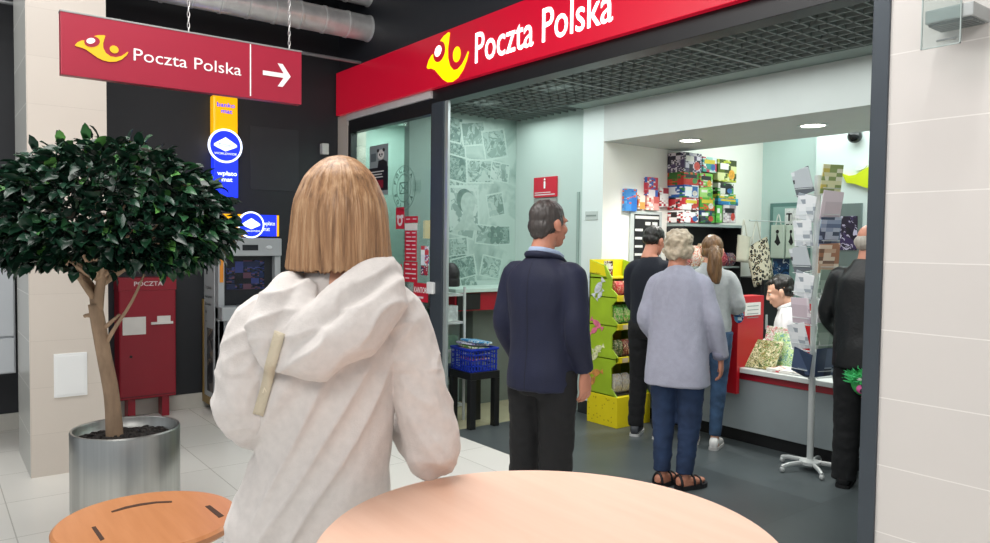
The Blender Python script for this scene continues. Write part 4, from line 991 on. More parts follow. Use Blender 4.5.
bag = [(0, 'deep red bag of sweets at the near end', ['a82030', 'c83a3a', '80181f', 'e0c0b0'], .17), (1, 'white and orange bag of sweets', ['e4dcd0', 'd8803a', 'c23a3a', 'f0e8e0'], .2), (2, 'cream bag of sweets with red mark', ['e8dcc0', 'c83a30', 'f0e8d8', 'd8c090'], .22), (3, 'red foil bag of sweets', ['c22a30', 'a01c28', 'e05a50', '801820'], .19), (4, 'dark red and pink bag of sweets', ['982838', 'd88a90', '70202c', 'b83a48'], .14), (5, 'blue and red bag of sweets at the far end', ['3a5a90', 'c23a3a', 'd8c8b0', '2a3a60'], .13)]
for i, lb, cs, hh in bag:
    y = YA+.03+i*(YB-YA)/6; b = NB(); 
    g_ = []
    for k in range(8):
        f = k/7; th = .045*math.sin(PI*(.08+.84*f)); w2 = .06*(1-.12*abs(2*f-1)**3)
        g_.append([b.verts.new((GX-.06+sx_*th, y+.06+sy_*w2, 1.339+hh*f)) for sx_, sy_ in ((1, -1), (1, 1), (-1, 1), (-1, -1))])
    for A, B in zip(g_, g_[1:]):
        for k in range(4): b.faces.new((A[k], A[(k+1) % 4], B[(k+1) % 4], B[k]))
    b.faces.new(g_[0][::-1]); b.faces.new(g_[-1])
    o = obj('sweet_bag', b, mat_print('bag%d' % i, cs, 22, .3, i, noise_amt=.6)); tag(o, lb+', wall shelf below the games', 'sweets', 'bags under the games')

# ---- cloth bags hanging past the shelf
def tote(label, px0, px1, pz0, pz1, X, material, tilt=0.0, strap=.25, hook=True):
    fr_ = Fr((X, 0, 0), (1, 0, 0)); a_, c_ = (lambda q0, q1: ((q0.y, q0.z), (q1.y, q1.z)))(atx(px0, pz1, X), atx(px1, pz0, X))
    w_, h_ = c_[0]-a_[0], c_[1]-a_[1]; mu = (a_[0]+c_[0])/2
    t = thing('tote_bag', label, 'bag', (X, mu, a_[1]))
    b = NB(); nu, nv = 9, 9; G = []
    for s in (1, -1):
        L = []
        for j in range(nv):
            R_ = []
            for i in range(nu):
                f, k = i/(nu-1), j/(nv-1); bul = .045*math.sin(PI*f)*(1-k*.7)+.006
                du, dv = (f-.5)*w_*(1-.08*(1-k)), k*h_; cc_, ss = math.cos(tilt), math.sin(tilt)
                R_.append(b.verts.new(fr_.p(mu+du*cc_-(dv-h_)*ss, a_[1]+h_+du*ss+(dv-h_)*cc_, .05+s*bul+.006*noise.noise(V((f*5, k*5, s))))))
            L.append(R_)
        G.append(L)
    for L in G:
        for j in range(nv-1):
            for i in range(nu-1): b.faces.new((L[j][i], L[j][i+1], L[j+1][i+1], L[j+1][i]))
    for j in range(nv-1):
        b.faces.new((G[0][j][0], G[0][j+1][0], G[1][j+1][0], G[1][j][0])); b.faces.new((G[0][j][-1], G[0][j+1][-1], G[1][j+1][-1], G[1][j][-1]))
    for i in range(nu-1): b.faces.new((G[0][0][i], G[0][0][i+1], G[1][0][i+1], G[1][0][i]))
    obj('body', b, material, t, smooth=True)
    b = NB(); strap = 1.80-c_[1]; tp = fr_.p(mu, 1.80, .04)
    tube(b, [fr_.p(mu-.22*w_, c_[1]-.01, .05), fr_.p(mu-.10*w_, c_[1]+strap*.6, .045), tp, fr_.p(mu+.10*w_, c_[1]+strap*.6, .045), fr_.p(mu+.22*w_, c_[1]-.01, .05)], .009, 8, 4, flat=.4); obj('strap', b, mat('strap_cream', 'cfcabb', .8), t, smooth=True)
    return t, tp
def mat_leopard():
    m, g, b = new_mat('leopard_print'); tc = g.add('ShaderNodeTexCoord'); nz = g.add('ShaderNodeTexNoise', i_Scale=20.0); g.ln(tc.outputs['Object'], nz.inputs['Vector'])
    mx = g.add('ShaderNodeMixRGB', blend_type='ADD', i_Fac=.035); g.ln(tc.outputs['Object'], mx.inputs[1]); g.ln(nz.outputs['Color'], mx.inputs[2])
    vo = g.add('ShaderNodeTexVoronoi', i_Scale=24.0); vo.feature = 'F1'; g.ln(mx.outputs[0], vo.inputs['Vector'])
    rp = g.add('ShaderNodeValToRGB'); e = rp.color_ramp.elements; rp.color_ramp.interpolation = 'CONSTANT'
    e[0].position = 0; e[0].color = lin('c9b28c'); e[1].position = .2; e[1].color = lin('1c1712'); x = e.new(.46); x.color = lin('e2d6be')
    g.ln(vo.outputs['Distance'], rp.inputs['Fac']); g.ln(rp.outputs['Color'], b.inputs['Base Color']); b.inputs['Roughness'].default_value = .8
    return m
m_canv = mat('canvas_cream', 'c9c3b0', .85, bump=.2, bscale=120)
tote('leopard print cloth bag hanging tilted beside the shelf', 740, 763, 243, 284, -4.45, mat_leopard(), .35, .22)
tote('plain cream cloth bag hanging behind the leopard bag', 733, 746, 236, 262, -4.45, m_canv, -.1, .30)
b = NB(); tube(b, [(-4.41, 6.55, 1.795), (-4.41, 7.2, 1.795)], .007, 8); o = obj('bag_rail', b, m_alu); tag(o, 'thin metal rail carrying the cloth bags', 'rail')

b = NB(); box(b, -4.69, -4.36, 6.72, 7.18, 0, 1.22, .006); t = obj('low_cabinet', b, mat('cabinet_black', '1b1c1f', .5)); tag(t, 'black low cabinet in the corner under the hanging cloth bags', 'cabinet')
b = NB(); box(b, -4.36, -4.345, 6.735, 7.165, .06, 1.20, .003); po = obj('door', b, mat('cabinet_black', '1b1c1f', .5)); po.parent = t; po.location = V(po.location)-t.location
b = NB(); box(b, -4.345, -4.325, 6.77, 6.785, .70, .85, .003); ph = obj('handle', b, m_alu); ph.location = V(ph.location)-t.location-po.location; ph.parent = po
# ---- counter
CY0 = 5.08
t = thing('post_counter', 'low grey service counter with red band and black plinth', 'counter', (-3.3, 5.5, 0))
b = NB(); box(b, -4.69, -.95, CY0+.04, CY0+.09, 0, .105); obj('plinth', b, mat('plinth_black', '101214', .5), t)
b = NB(); box(b, -4.69, -.95, CY0, CY0+.04, .105, .505); obj('front_panel', b, mat('counter_grey', '8d979a', .4, var=.03), t)
b = NB(); box(b, -4.69, -.95, CY0-.012, CY0+.04, .505, .561, .002); obj('red_band', b, mat('band_red', '9c1426', .35), t)
b = NB(); box(b, -4.69, -.95, CY0-.06, CY0+.42, .562, .60, .006); o = obj('worktop', b, mat('worktop_pale', 'cdd2cf', .3, var=.03)); tag(o, 'pale counter worktop with rounded edge running to the right', 'worktop')
RX0, RX1 = -3.545, -3.43; ry = CY0-.10
t = thing('counter_divider', 'red upright divider on the counter with a white notice', 'divider', (-3.49, 5.3, .4))
m_dr = mat('divider_red', 'b3121f', .35, var=.03)
b = NB(); box(b, RX0, RX1, CY0-.075, ry+.012, .0, .4)
b.free()
z1 = aty(740, 297, ry).z
yb_ = atx(764, 297, RX1).y
b = NB(); prism(b, Fr((RX1, 0, 0), (1, 0, 0)), [(ry, .40), (CY0-.062, .40), (CY0-.062, .602), (yb_, .602), (yb_, z1), (ry, z1)], -(RX1-RX0), 0); obj('panel', b, m_dr, t)
fr = Fr((RX1, 0, 0), (1, 0, 0)); hh_ = lambda px, py: (lambda c: (c.y, c.z))(atx(px, py, RX1)); a_, c_ = hh_(744.5, 316), hh_(760.5, 302)
b = NB(); fbox(b, fr, a_[0], c_[0], a_[1], c_[1], .001, .003); obj('notice', b, m_paper, t)
b = NB()
for k in range(4): fbox(b, fr, a_[0]+.03, c_[0]-.03, c_[1]-.03-k*.03, c_[1]-.024-k*.03, .003, .004)
obj('notice_lines', b, mat('plate_text', '7f8c88', .5), t)
cpt = aty(740, 316, ry-.01); b = NB()
ell(b, (cpt.x-.005, ry-.02, cpt.z), (.045, .012, .055), u=14, v=10); o = obj('packet', b, mat_print('packet_blue', ['2a5a9a', '58a0c8', 'c8d8e0', '1c3a6a'], 30, .3, 4), smooth=True); tag(o, 'small blue packet hung on the red divider edge', 'packet')
# goods lying on the counter
def flatpack(label, cat, px, py, Y, w, hgt, lean, cs, name, rot=0.0):
    c = aty(px, py, Y); b = NB(); box(b, -w/2, w/2, -.01, .01, 0, hgt, .003)
    b.transform(Matrix.Translation((c.x, Y, .601)) @ Matrix.Rotation(rot, 4, 'Z') @ Matrix.Rotation(-lean, 4, 'X'))
    o = obj(name, b, mat_print('cp_'+label[:12], cs, 34, .3, len(label), noise_amt=.2)); tag(o, label, cat, 'printed goods on the counter')
flatpack('green and gold magazine leaning on the counter by the red divider', 'magazine', 759, 350, 5.10, .24, .26, .70, ['b8b488', '5f7f3a', '8a7a44', 'd8d4b4', '3f4f2a'], 'magazine', .1)
flatpack('pale green magazine next to the gold one on the counter', 'magazine', 779, 350, 5.26, .20, .28, .40, ['bcd89a', '8fb86a', 'd8e4c4', '6fa0a0'], 'magazine')
flatpack('white and pink magazine behind the green ones on the counter', 'magazine', 779, 335, 5.40, .32, .30, .22, ['d8d8d4', 'd04a70', 'e8e4e0', '7fb06a'], 'magazine', -.1)
b = NB(); c = aty(784, 330, 5.46); ell(b, (c.x+.05, 5.47, .742), (.09, .025, .14)); o = obj('toy_pack', b, mat('toy_pink', 'c23a86', .4, var=.2, vscale=20), smooth=True); tag(o, 'rounded pink toy pack standing behind the magazines', 'toy')
b = NB(); c = aty(790, 372, 5.12); box(b, c.x-.16, c.x+.10, 5.06, 5.28, .601, .625, .003); o = obj('form_pad', b, mat_print('formpad', ['e0ded8', 'c84a50', 'e8e6e2', 'd8d4cc'], 12, .4, 3)); tag(o, 'flat white and red pad of forms at the counter front edge', 'pad')

# ---- card spinner
RC = V((-2.745, 4.86, 0))
t = thing('card_spinner', 'tall white wire card stand on a four-arm foot before the counter', 'card stand', RC)
m_wm = mat('wire_white', 'c4c9c8', .35, metal=.1)
b = NB(); tube(b, [(0, 0, .05), (0, 0, 2.03)], .022, 14); obj('pole', b, m_wm, t, local=True)
for k in range(5):
    a = .55+k*2*PI/5; d = V((math.cos(a), math.sin(a), 0)); b = NB(); tube(b, [d*.02+V((0, 0, .06)), d*.17+V((0, 0, .05)), d*.225+V((0, 0, .035))], .016, 8, flat=.7)
    ell(b, d*.22+V((0, 0, .02)), (.018, .018, .02), u=8, v=6); obj('foot', b, m_wm, t, local=True)
b = NB(); lathe(b, [(0, .045), (.07, .045), (.07, .065), (.03, .08), (0, .08)], 20); obj('hub', b, m_wm, t, local=True)
# camera-facing basis for the pockets: columns on the left and right of the pole
to = V((-RC.x, -RC.y, 0)).normalized(); sd = V((to.y*-1, to.x, 0)); 
sd = -sd if (sd.dot(RT) < 0) else sd
b = NB()
for z in [2.03-.175*i for i in range(8)]:
    for s in (-1, 1):
        ang = s*.75; d = (to*math.cos(ang)+sd*math.sin(ang)); e = d.cross(V((0, 0, 1)))
        c0_ = d*.10; w = .075
        P_ = [c0_-e*w+V((0, 0, z-.14)), c0_+e*w+V((0, 0, z-.14)), c0_+e*w+d*.03+V((0, 0, z-.14)), c0_-e*w+d*.03+V((0, 0, z-.14))]
        for p0, p1 in zip(P_, P_[1:]+P_[:1]): tube(b, [p0, p1], .0025, 5)
        tube(b, [P_[0], P_[0]+V((0, 0, .12))], .0025, 5); tube(b, [P_[1], P_[1]+V((0, 0, .12))], .0025, 5)
        tube(b, [P_[2]+V((0, 0, .045)), P_[3]+V((0, 0, .045))], .0025, 5)
        tube(b, [V((0, 0, z-.13)), c0_+V((0, 0, z-.13))], .003, 5)
obj('wire_pockets', b, m_wm, t, local=True)
ccol = [['d9dde0', 'c4cace', 'e6e8ea', '9aa2aa'], ['b8bec2', '3a3d42', 'd8dcde', '6a7076'], ['d8c8d0', 'e4dce0', 'b8a8b4', 'c8b8c0'], ['c9b65a', 'd8d4a8', '8a9a5a', 'e0dcc4'], ['5a6a8a', '8a98b4', '39465f', 'aab4c8'], ['a8765a', 'c8a890', '7a5a48', 'dccbb8'], ['cdd8d0', 'a8bcae', 'e0e8e2', '8ca294'], ['30405a', '1f2a3c', '4a5a78', '8a98aa']]
cn = ['white', 'black and white', 'pale pink', 'yellow green', 'slate blue', 'brown', 'pale mint', 'dark navy']
pick = {-1: [1, 0, 0, 1, 0, 2, 0, 7], 1: [3, 2, 4, 5, 6, 0, 6, 7]}
for s in (-1, 1):
    for i in range(8):
        z = 2.03-.175*i; ang = s*.75; d = (to*math.cos(ang)+sd*math.sin(ang)); e = d.cross(V((0, 0, 1)))
        tilt = (.35*math.sin(i*2.1+s) if s < 0 else .08*math.sin(i*1.7)); ex = 1.0
        w, hgt = (.085, .195) if s > 0 else (.078, .175)
        b = NB(); box(b, -w, w, -.002, .004, -.012, hgt-.012, .001)
        M = Matrix((( *(-e), 0), (*d, 0), (0, 0, 1, 0), (0, 0, 0, 1))).transposed()
        b.transform(Matrix.Translation(RC+d*.112+V((0, 0, z-.12))) @ M @ Matrix.Rotation(-.12, 4, 'X') @ Matrix.Rotation(tilt*.8, 4, 'Y'))
        ci = pick[s][i]
        o = obj('greeting_card', b, mat_print('card%d' % ci, ccol[ci], 5.5, .3, ci, noise_amt=0)); ordn = ['topmost', 'second', 'third', 'fourth', 'fifth', 'sixth', 'seventh', 'lowest'][i]
        tag(o, f'{cn[ci]} card, {ordn} in the {"left" if s < 0 else "right"} column of the card stand', 'card', 'cards in the card stand')

# ---- back wall behind the counter
BY = 7.2; fr = Fr((0, BY, 0), (0, -1, 0)); k_ = lambda px, py: (lambda c: (c.x, c.z))(aty(px, py, BY))
a, c = k_(769, 300), k_(812, 202)
t = thing('notice_board', 'grey-green framed notice board on the mint wall behind the clerk', 'notice board', ((a[0]+c[0])/2, BY, a[1]))
b = NB(); fbox(b, fr, a[0], c[0], a[1], c[1], 0, .025, .004); obj('frame', b, mat('board_frame', '5f8580', .5), t)
b = NB(); fbox(b, fr, a[0]+.04, c[0]-.04, a[1]+.04, c[1]-.04, .025, .028); obj('face', b, mat('board_face', '8fb3ac', .6), t)
def bposter(label, p0, p1, cs, txt=None, sc_=10, w0=.027, cat='poster'):
    a_, c_ = k_(*p0), k_(*p1); b = NB(); fbox(b, fr, a_[0], c_[0], a_[1], c_[1], w0, w0+.006, .001); o = obj('poster', b, mat_print('po_'+label[:14], cs, sc_, .4, len(label), noise_amt=.6)); tag(o, label, cat, 'papers on the notice board')
    if txt: text_obj('lettering', txt, fr, a_[0]+.03, c_[1]-.13, .09, m_bk, o) if False else None
    return o, a_, c_
o, a_, c_ = bposter('white sheet with large black letters on the notice board', (786, 236), (806, 208), ['e4e6e4', 'd8dcda', 'e4e6e4', 'eef0ee'])
bb = NB(); text_into(bb, 'T\nZO', fr, a_[0]+.02, c_[1]-.13, .075, None, .037, fat=.004); me = bpy.data.meshes.new('lettering'); bb.to_mesh(me); bb.free()
lo = bpy.data.objects.new('lettering', me); COL.objects.link(lo); me.materials.append(m_bk); me.transform(Matrix.Translation(-o.location)); lo.parent = o
for i, (px0, px1, lb) in enumerate(((774, 788, 'white paper carrier bag with small dark bird, left one'), (789, 800, 'white paper carrier bag with small dark bird, right one'))):
    a_, c_ = k_(px0, 258), k_(px1, 225); X_ = (a_[0]+c_[0])/2
    t = thing('carrier_bag', lb+' on the board', 'bag', (X_, BY-.06, a_[1]), group='paper bags on the notice board')
    w_ = c_[0]-a_[0]
    b = NB(); fbox(b, fr, a_[0], c_[0], a_[1], c_[1], .0285, .07, .006); obj('body', b, mat('bag_paper', 'cfdccd', .6, var=.03), t)
    b = NB(); mu = X_; prism(b, fr, [(mu-.22*w_, a_[1]+.17), (mu+.05*w_, a_[1]+.13), (mu+.25*w_, a_[1]+.16), (mu+.10*w_, a_[1]+.22), (mu-.05*w_, a_[1]+.27), (mu-.1*w_, a_[1]+.20)], .070, .072); prism(b, fr, ellipse(mu, c_[1]-.07, .12*w_, .02, 16), .070, .072); obj('print', b, m_bk, t)
    b = NB(); tube(b, [fr.p(mu-.2*w_, c_[1], .055), fr.p(mu, c_[1]+.11, .055), fr.p(mu+.2*w_, c_[1], .055)], .006, 6, 4); obj('handle', b, m_paper, t)
bposter('dark blue poster with white shape at the foot of the board', (774, 277), (791, 259), ['1c3a64', '2a5a8a', 'd8e0e4', '16304c'], sc_=9)
BY2 = 6.95; fr = Fr((0, BY2, 0), (0, -1, 0)); k_ = lambda px, py: (lambda c: (c.x, c.z))(aty(px, py, BY2))
a, c = k_(838, 300), k_(863, 203)
b = NB(); fbox(b, fr, a[0], c[0], a[1], c[1], -.004, .02, .004); o = obj('grey_board', b, mat('grey_board', '6f7c7a', .5)); tag(o, 'grey board on the white wall at the right, carrying dark posters', 'board')
bposter('purple and black poster with white figures on the grey board', (841, 250), (859, 216), ['2a2038', '3c2c58', '191524', 'c8c0d8', '241c30'], sc_=9, w0=.019)
bposter('orange and dark narrow poster beside the purple one', (836.5, 254), (840.5, 217), ['c8602c', '3a2430', 'e07a3c', '2a1c28'], sc_=9, w0=.019)
# yellow horn sign, white oval, camera dome
t = thing('horn_sign', 'yellow horn-shaped wall sign cut by the door post', 'sign', (*k_(858, 186)[:1], BY2, k_(858, 186)[1]))
pt = [k_(*p) for p in ((843, 173.5), (850, 176), (857, 175), (864, 170.5), (872, 166), (884, 160), (884, 190), (876, 190), (866, 187.5), (856, 184), (848, 183))]
b = NB(); prism(b, fr, pt, .0, .03); obj('horn', b, mat('horn_yellow', 'c9d61a', .4), t)
ce = k_(862, 167); b = NB(); prism(b, fr, ellipse(ce[0], ce[1], .055, .028, 28, rot=.35), .0, .02); obj('oval', b, mat('oval_white', 'd9dedb', .4), t)
cd = k_(858, 137); t = thing('dome_camera', 'black dome camera high on the white wall', 'camera', (cd[0], BY2, cd[1]))
b = NB(); ell(b, (cd[0], BY2-.06, cd[1]), (.065, .065, .062)); obj('dome', b, mat('dome_black', '0d0f10', .15), t, smooth=True)
b = NB(); fbox(b, fr, cd[0]-.04, cd[0]+.04, cd[1]-.02, cd[1]+.075, 0, .03, .005); obj('mount', b, mat('mount_grey', '5a605f', .5), t)
b = NB(); c = aty(805, 318, 6.3); box(b, c.x-.10, c.x+.10, 6.3, 6.33, 0, c.z+.13, .004); t = obj('red_panel', b, mat('divider_red', 'b3121f', .35)); tag(t, 'red upright panel with white strokes behind the card stand', 'panel')
b = NB(); fr6 = Fr((c.x, 6.299, c.z), (0, -1, 0)); text_into(b, 'ili', fr6, 0, -.02, .09, .13, .001, 'c', fat=.006); me = bpy.data.meshes.new('lettering'); b.to_mesh(me); b.free(); me.transform(Matrix.Translation(-t.location)); me.materials.append(m_wtxt); lo = bpy.data.objects.new('lettering', me); COL.objects.link(lo); lo.parent = t
# ---- ceiling downlights
def downlight(label, x, y, z, r=.085, strength=9.0):
    t = thing('downlight', label, 'ceiling light', (x, y, z), group='round downlights over the counter')
    b = NB(); ringplate(b, Fr((x, y, z), (0, 0, -1), up=(0, 1, 0)), 0, 0, r, r+.02, 0, .008); obj('trim_ring', b, m_white, t)
    b = NB(); prism(b, Fr((x, y, z), (0, 0, -1), up=(0, 1, 0)), ellipse(0, 0, r, r, 28), .001, .004); obj('lens', b, mat_glow('downlight_glow', 'fff8ea', strength), t)
for (px, py), lb in (((690, 140), 'round white downlight in the lowered ceiling, left one'), ((813, 125), 'round white downlight in the lowered ceiling, right one')):
    c = atz(px, py, 2.445); downlight(lb, c.x, c.y, 2.445)
for px, py, lb in ((487, 92, 'first bright lamp above the grid ceiling, nearest the post'), (556, 75, 'second bright lamp above the grid ceiling'), (600, 100, 'third lamp above the grid, at the white bulkhead')):
    c = atz(px, py, 2.86); t = thing('grid_lamp', lb, 'ceiling light', (c.x, c.y, 2.86))
    b = NB(); box(b, c.x-.13, c.x+.13, c.y-.06, c.y+.06, 2.86, 3.099, .006); obj('housing', b, m_white, t)
    b = NB(); box(b, c.x-.12, c.x+.12, c.y-.05, c.y+.05, 2.855, 2.86); obj('lens', b, mat_glow('grid_glow', 'f4fffb', 5), t)
c = atz(640, 82, 2.86); t = thing('blue_light', 'cyan glowing light above the open ceiling grid', 'ceiling light', (c.x, c.y, 2.86))
b = NB(); box(b, c.x-.22, c.x+.22, c.y-.07, c.y+.07, 2.865, 3.099, .006); obj('housing', b, m_white, t)
b = NB(); box(b, c.x-.21, c.x+.21, c.y-.06, c.y+.06, 2.86, 2.865); obj('lens', b, mat_glow('cyan_glow', '58c8f0', 1.6), t)
# ================================================================== PEOPLE
m_skin = mat('skin', 'd09a80', .5, var=.06, vscale=14)
m_skin2 = mat('skin_warm', 'bd8068', .5, var=.06, vscale=14)
def mat_cloth(name, c, rough=.85, var=.08, vs=7, bump=.25, bs=160, sheen=.1): return mat(name, c, rough, var=var, vscale=vs, bump=bump, bscale=bs, sheen=sheen)
def mat_hair(name, c, var=.3, scale=(60, 60, 5), rough=.42): return mat(name, c, rough, var=var, vscale=1.0, stretch=scale, bump=.35, bscale=1.6)
def hand_mesh(wrist, fdir, palm, thumb_side, s=1.0, curl=.55):
    """palm = direction the palm faces; thumb_side = +1/-1 along palm x fdir"""
    f = V(fdir).normalized(); p = V(palm); p = (p-f*p.dot(f)).normalized(); a = p.cross(f).normalized()*thumb_side; w = V(wrist)
    b = NB(); L = .088*s
    prev = None
    for t, rx, ry in ((-.25, .023, .018), (0, .024, .0165), (.3, .032, .017), (.65, .040, .015), (.95, .040, .012), (1.06, .036, .009)):
        c = w+f*(L*t); ring = [b.verts.new(c+a*(rx*s*math.cos(2*PI*k/16))+p*(ry*s*math.sin(2*PI*k/16))) for k in range(16)]
        if prev:
            for k in range(16): b.faces.new((prev[k], prev[(k+1) % 16], ring[(k+1) % 16], ring[k]))
        else: b.faces.new(ring[::-1])
        prev = ring
    b.faces.new(prev)
    for off, ln, r in ((.030, .070, .0085), (.0105, .080, .0088), (-.010, .074, .0085), (-.029, .057, .0075)):
        base = w+f*(L*.88)+a*(off*s); d = (f+a*off*1.2).normalized(); pts = [base]; ang = curl*.35
        for seg in (.45, .32, .23):
            dd = d*math.cos(ang)+p*math.sin(ang); pts.append(pts[-1]+dd*(ln*seg*s)); ang += curl*(.75 if seg > .4 else .6)
        tube(b, pts, [r*s*1.05, r*s, r*s*.92, r*s*.8], 10, 2, round_ends=True)
    base = w+f*(L*.22)+a*(.020*s)+p*.004; d1 = (f*.72+a*.68+p*.25).normalized(); d2 = (f*.95+a*.22+p*.35).normalized()
    tube(b, [base, base+d1*.040*s, base+d1*.040*s+d2*.032*s, base+d1*.040*s+d2*.056*s], [.013*s, .0108*s, .0098*s, .0078*s], 10, 2, round_ends=True)
    return organic(b, .0034*s, 2)
def head_mesh(M):
    b = NB()
    ell(b, (0, -.012, .030), (.0745, .093, .084), M); ell(b, (0, .030, -.030), (.056, .062, .082), M); ell(b, (0, .052, -.082), (.036, .034, .030), M)
    ell(b, (0, .070, .024), (.054, .020, .016), M); ell(b, (.030, .064, -.024), (.026, .026, .026), M); ell(b, (-.030, .064, -.024), (.026, .026, .026), M)
    tube(b, [M @ V((0, .086, .018)), M @ V((0, .098, -.006)), M @ V((0, .105, -.026)), M @ V((0, .096, -.034))], [.008, .009, .012, .008], 10, 2, round_ends=True)
    for s in (-1, 1): ell(b, (s*.011, .098, -.030), (.009, .010, .008), M, 10, 8)
    ell(b, (0, .0905, -.055), (.024, .009, .006), M); ell(b, (0, .089, -.065), (.021, .010, .007), M)
    for s in (-1, 1):
        E = M @ Matrix.Translation((s*.076, -.006, -.006)) @ Matrix.Rotation(s*-.35, 4, 'Z') @ Matrix.Rotation(.15, 4, 'X')
        ell(b, (0, 0, 0), (.0085, .021, .033), E, 14, 10); ell(b, (s*.004, .0, .004), (.010, .016, .024), E, 12, 8); ell(b, (0, .004, -.024), (.008, .012, .012), E, 10, 8)
    tube(b, [M @ V((0, -.012, -.045)), M @ V((0, -.028, -.10)), M @ V((0, -.040, -.17))], [.056, .055, .062], 18, 2)
    return organic(b, .0048, 3)
def eyes_into(M, parent, local=True):
    for s in (-1, 1):
        b = NB(); ell(b, (s*.030, .0735, .002), (.0125, .0105, .0092), M, 12, 10); obj('eye', b, mat('eye_white', 'd8d4cf', .2, var=.0), parent, local=local, smooth=True)
        b = NB(); ell(b, (s*.030, .0812, .002), (.0058, .0045, .0058), M, 10, 8); obj('iris', b, mat('brow_dark', '3a2a20', .5), parent, local=local, smooth=True)
        b = NB(); ell(b, (s*.030, .083, .022), (.017, .007, .0035), M, 10, 6); obj('eyebrow', b, mat('brow_dark', '3a2a20', .5), parent, local=local, smooth=True)
def surf_strip(me, path, hw, off=.0008):
    """thin ribbon laid on the back of a garment along (x, z) points"""
    bv = BVHTree.FromPolygons([v.co.copy() for v in me.vertices], [tuple(p.vertices) for p in me.polygons]); b = NB(); prev = None
    P_, _t = spline([V((x, 0, z)) for x, z in path], 8)
    for i, c in enumerate(P_):
        d = (P_[min(i+1, len(P_)-1)]-P_[max(i-1, 0)]).normalized(); s = V((d.z, 0, -d.x)); row = []
        for e in (-1, 1):
            q = c+s*(e*hw); h_ = bv.ray_cast(V((q.x, -.6, q.z)), V((0, 1, 0)))
            if h_[0] is None: row = None; break
            row.append(b.verts.new(h_[0]+V((0, -off, 0))))
        if row and prev: b.faces.new((prev[0], prev[1], row[1], row[0]))
        prev = row
    return b
def skel(H, male=True):
    k = H/1.70; sw = (.160 if male else .143)*k; J = {}
    for n, s in (('L', -1), ('R', 1)):
        J['sh'+n] = V((s*sw, -.005, 1.350*k)); J['el'+n] = V((s*(sw+.04), -.03, 1.08*k)); J['wr'+n] = V((s*(sw+.04), .06, .845*k))
        J['hp'+n] = V((s*.085*k, 0, .88*k)); J['kn'+n] = V((s*.095*k, .015, .47*k)); J['an'+n] = V((s*.10*k, -.02, .075))
    J['head'] = V((0, .02, H-.112*k)); J['k'] = k
    return J
BODY = [(.80, .135, .10), (.88, .155, .112), (.96, .150, .105), (1.05, .133, .095), (1.15, .136, .10), (1.25, .150, .108), (1.33, .140, .095), (1.38, .105, .08), (1.43, .07, .064), (1.47, .055, .055)]
def body_mesh(J, M, hands, legs=True, feet=True, rings=None):
    k = J['k']; b = NB()
    rings_loft(b, rings or [(0, 0, z*k, rx*k*.93, ry*k*.9) for z, rx, ry in BODY], 24, 2)
    hd = M.translation
    tube(b, [V((J['neck'].x if 'neck' in J else 0, -.005, 1.40*k)) if 'neck' not in J else J['neck'], hd+(M.to_3x3() @ V((0, -.035, -.13)))], [.062*k, .055*k], 16)
    for n in 'LR':
        s0 = J['sh'+n]; c = J.get('chest', V((0, 0, 1.36*k)))
        tube(b, [c.lerp(s0, .45)+V((0, 0, -.035)), s0+V((0, 0, -.02)), J['el'+n], J['wr'+n]], [.045*k, .043*k, .036*k, .025*k], 14, 4, round_ends=True)
        if legs:
            tube(b, [J['hp'+n]+V((0, 0, .03)), J['hp'+n], J['kn'+n], J['an'+n]], [.08*k, .082*k, .052*k, .034*k], 14, 4, round_ends=True)
            if feet:
                a = J['an'+n]; d = J.get('toe'+n, V((.02, 1, 0))).normalized()
                tube(b, [a, a-d*.03+V((0, 0, -.03)), a+d*.06+V((0, 0, -.04)), a+d*.14+V((0, 0, -.05))], [.034, .036, .032, .022], 12, 3, round_ends=True)
    ms = [organic(b, .011, 3), head_mesh(M)]
    ms += [hand_mesh(*h) for h in hands]
    return join_meshes(ms)
def head_M(c, yaw=0, pitch=0, roll=0, s=1.0):
    return Matrix.Translation(c) @ Matrix.Rotation(yaw, 4, 'Z') @ Matrix.Rotation(pitch, 4, 'X') @ Matrix.Rotation(roll, 4, 'Y') @ Matrix.Scale(s, 4)
def top_mesh(rings, sleeves, voxel=.009, disp=None, extra=None, smooth=4):
    b = NB(); rings_loft(b, rings, 32, 3)
    for pts, rad in sleeves: tube(b, pts, rad, 18, 4, round_ends=False)
    if extra: extra(b)
    return organic(b, voxel, smooth, disp)
def trousers_mesh(J, hip, legs_r, hem, voxel=.009, disp=None, waist=1.0):
    k = J['k']; b = NB()
    rings_loft(b, [(0, 0, .80*k, hip*.80, hip*.62), (0, -.005, .87*k, hip, hip*.76), (0, 0, .95*k, hip*.97, hip*.72), (0, 0, waist*k, hip*.9, hip*.68)], 28, 3)
    for n in 'LR':
        a = J['an'+n].copy(); a.z = hem; kn = J['kn'+n]
        tube(b, [J['hp'+n]+V((0, 0, .05)), J['hp'+n]+V((0, 0, -.03)), kn, kn.lerp(a, .5), a], legs_r, 18, 4)
    return organic(b, voxel, 4, disp)
def cloth_folds(f1=9, a1=.006, f2=26, a2=.0025, d=(.5, .86), seed=0):
    dx, dz = d
    def fn(c, n):
        u = c.x*dz-c.z*dx; v = c.x*dx+c.z*dz
        r = noise.noise(V((u*f1*2, v*f1*.55, c.y*f1*.7+seed)))
        return a1*r+a2*noise.noise(V((c.x*f2, c.y*f2, c.z*f2*.6+seed)))
    return fn
def leg_folds(amp=.005, seed=0):
    def fn(c, n): return amp*noise.noise(V((c.x*10+c.z*6, c.y*10, c.z*22+seed)))+amp*.5*noise.noise(V((c.x*30, c.y*30, c.z*40)))
    return fn
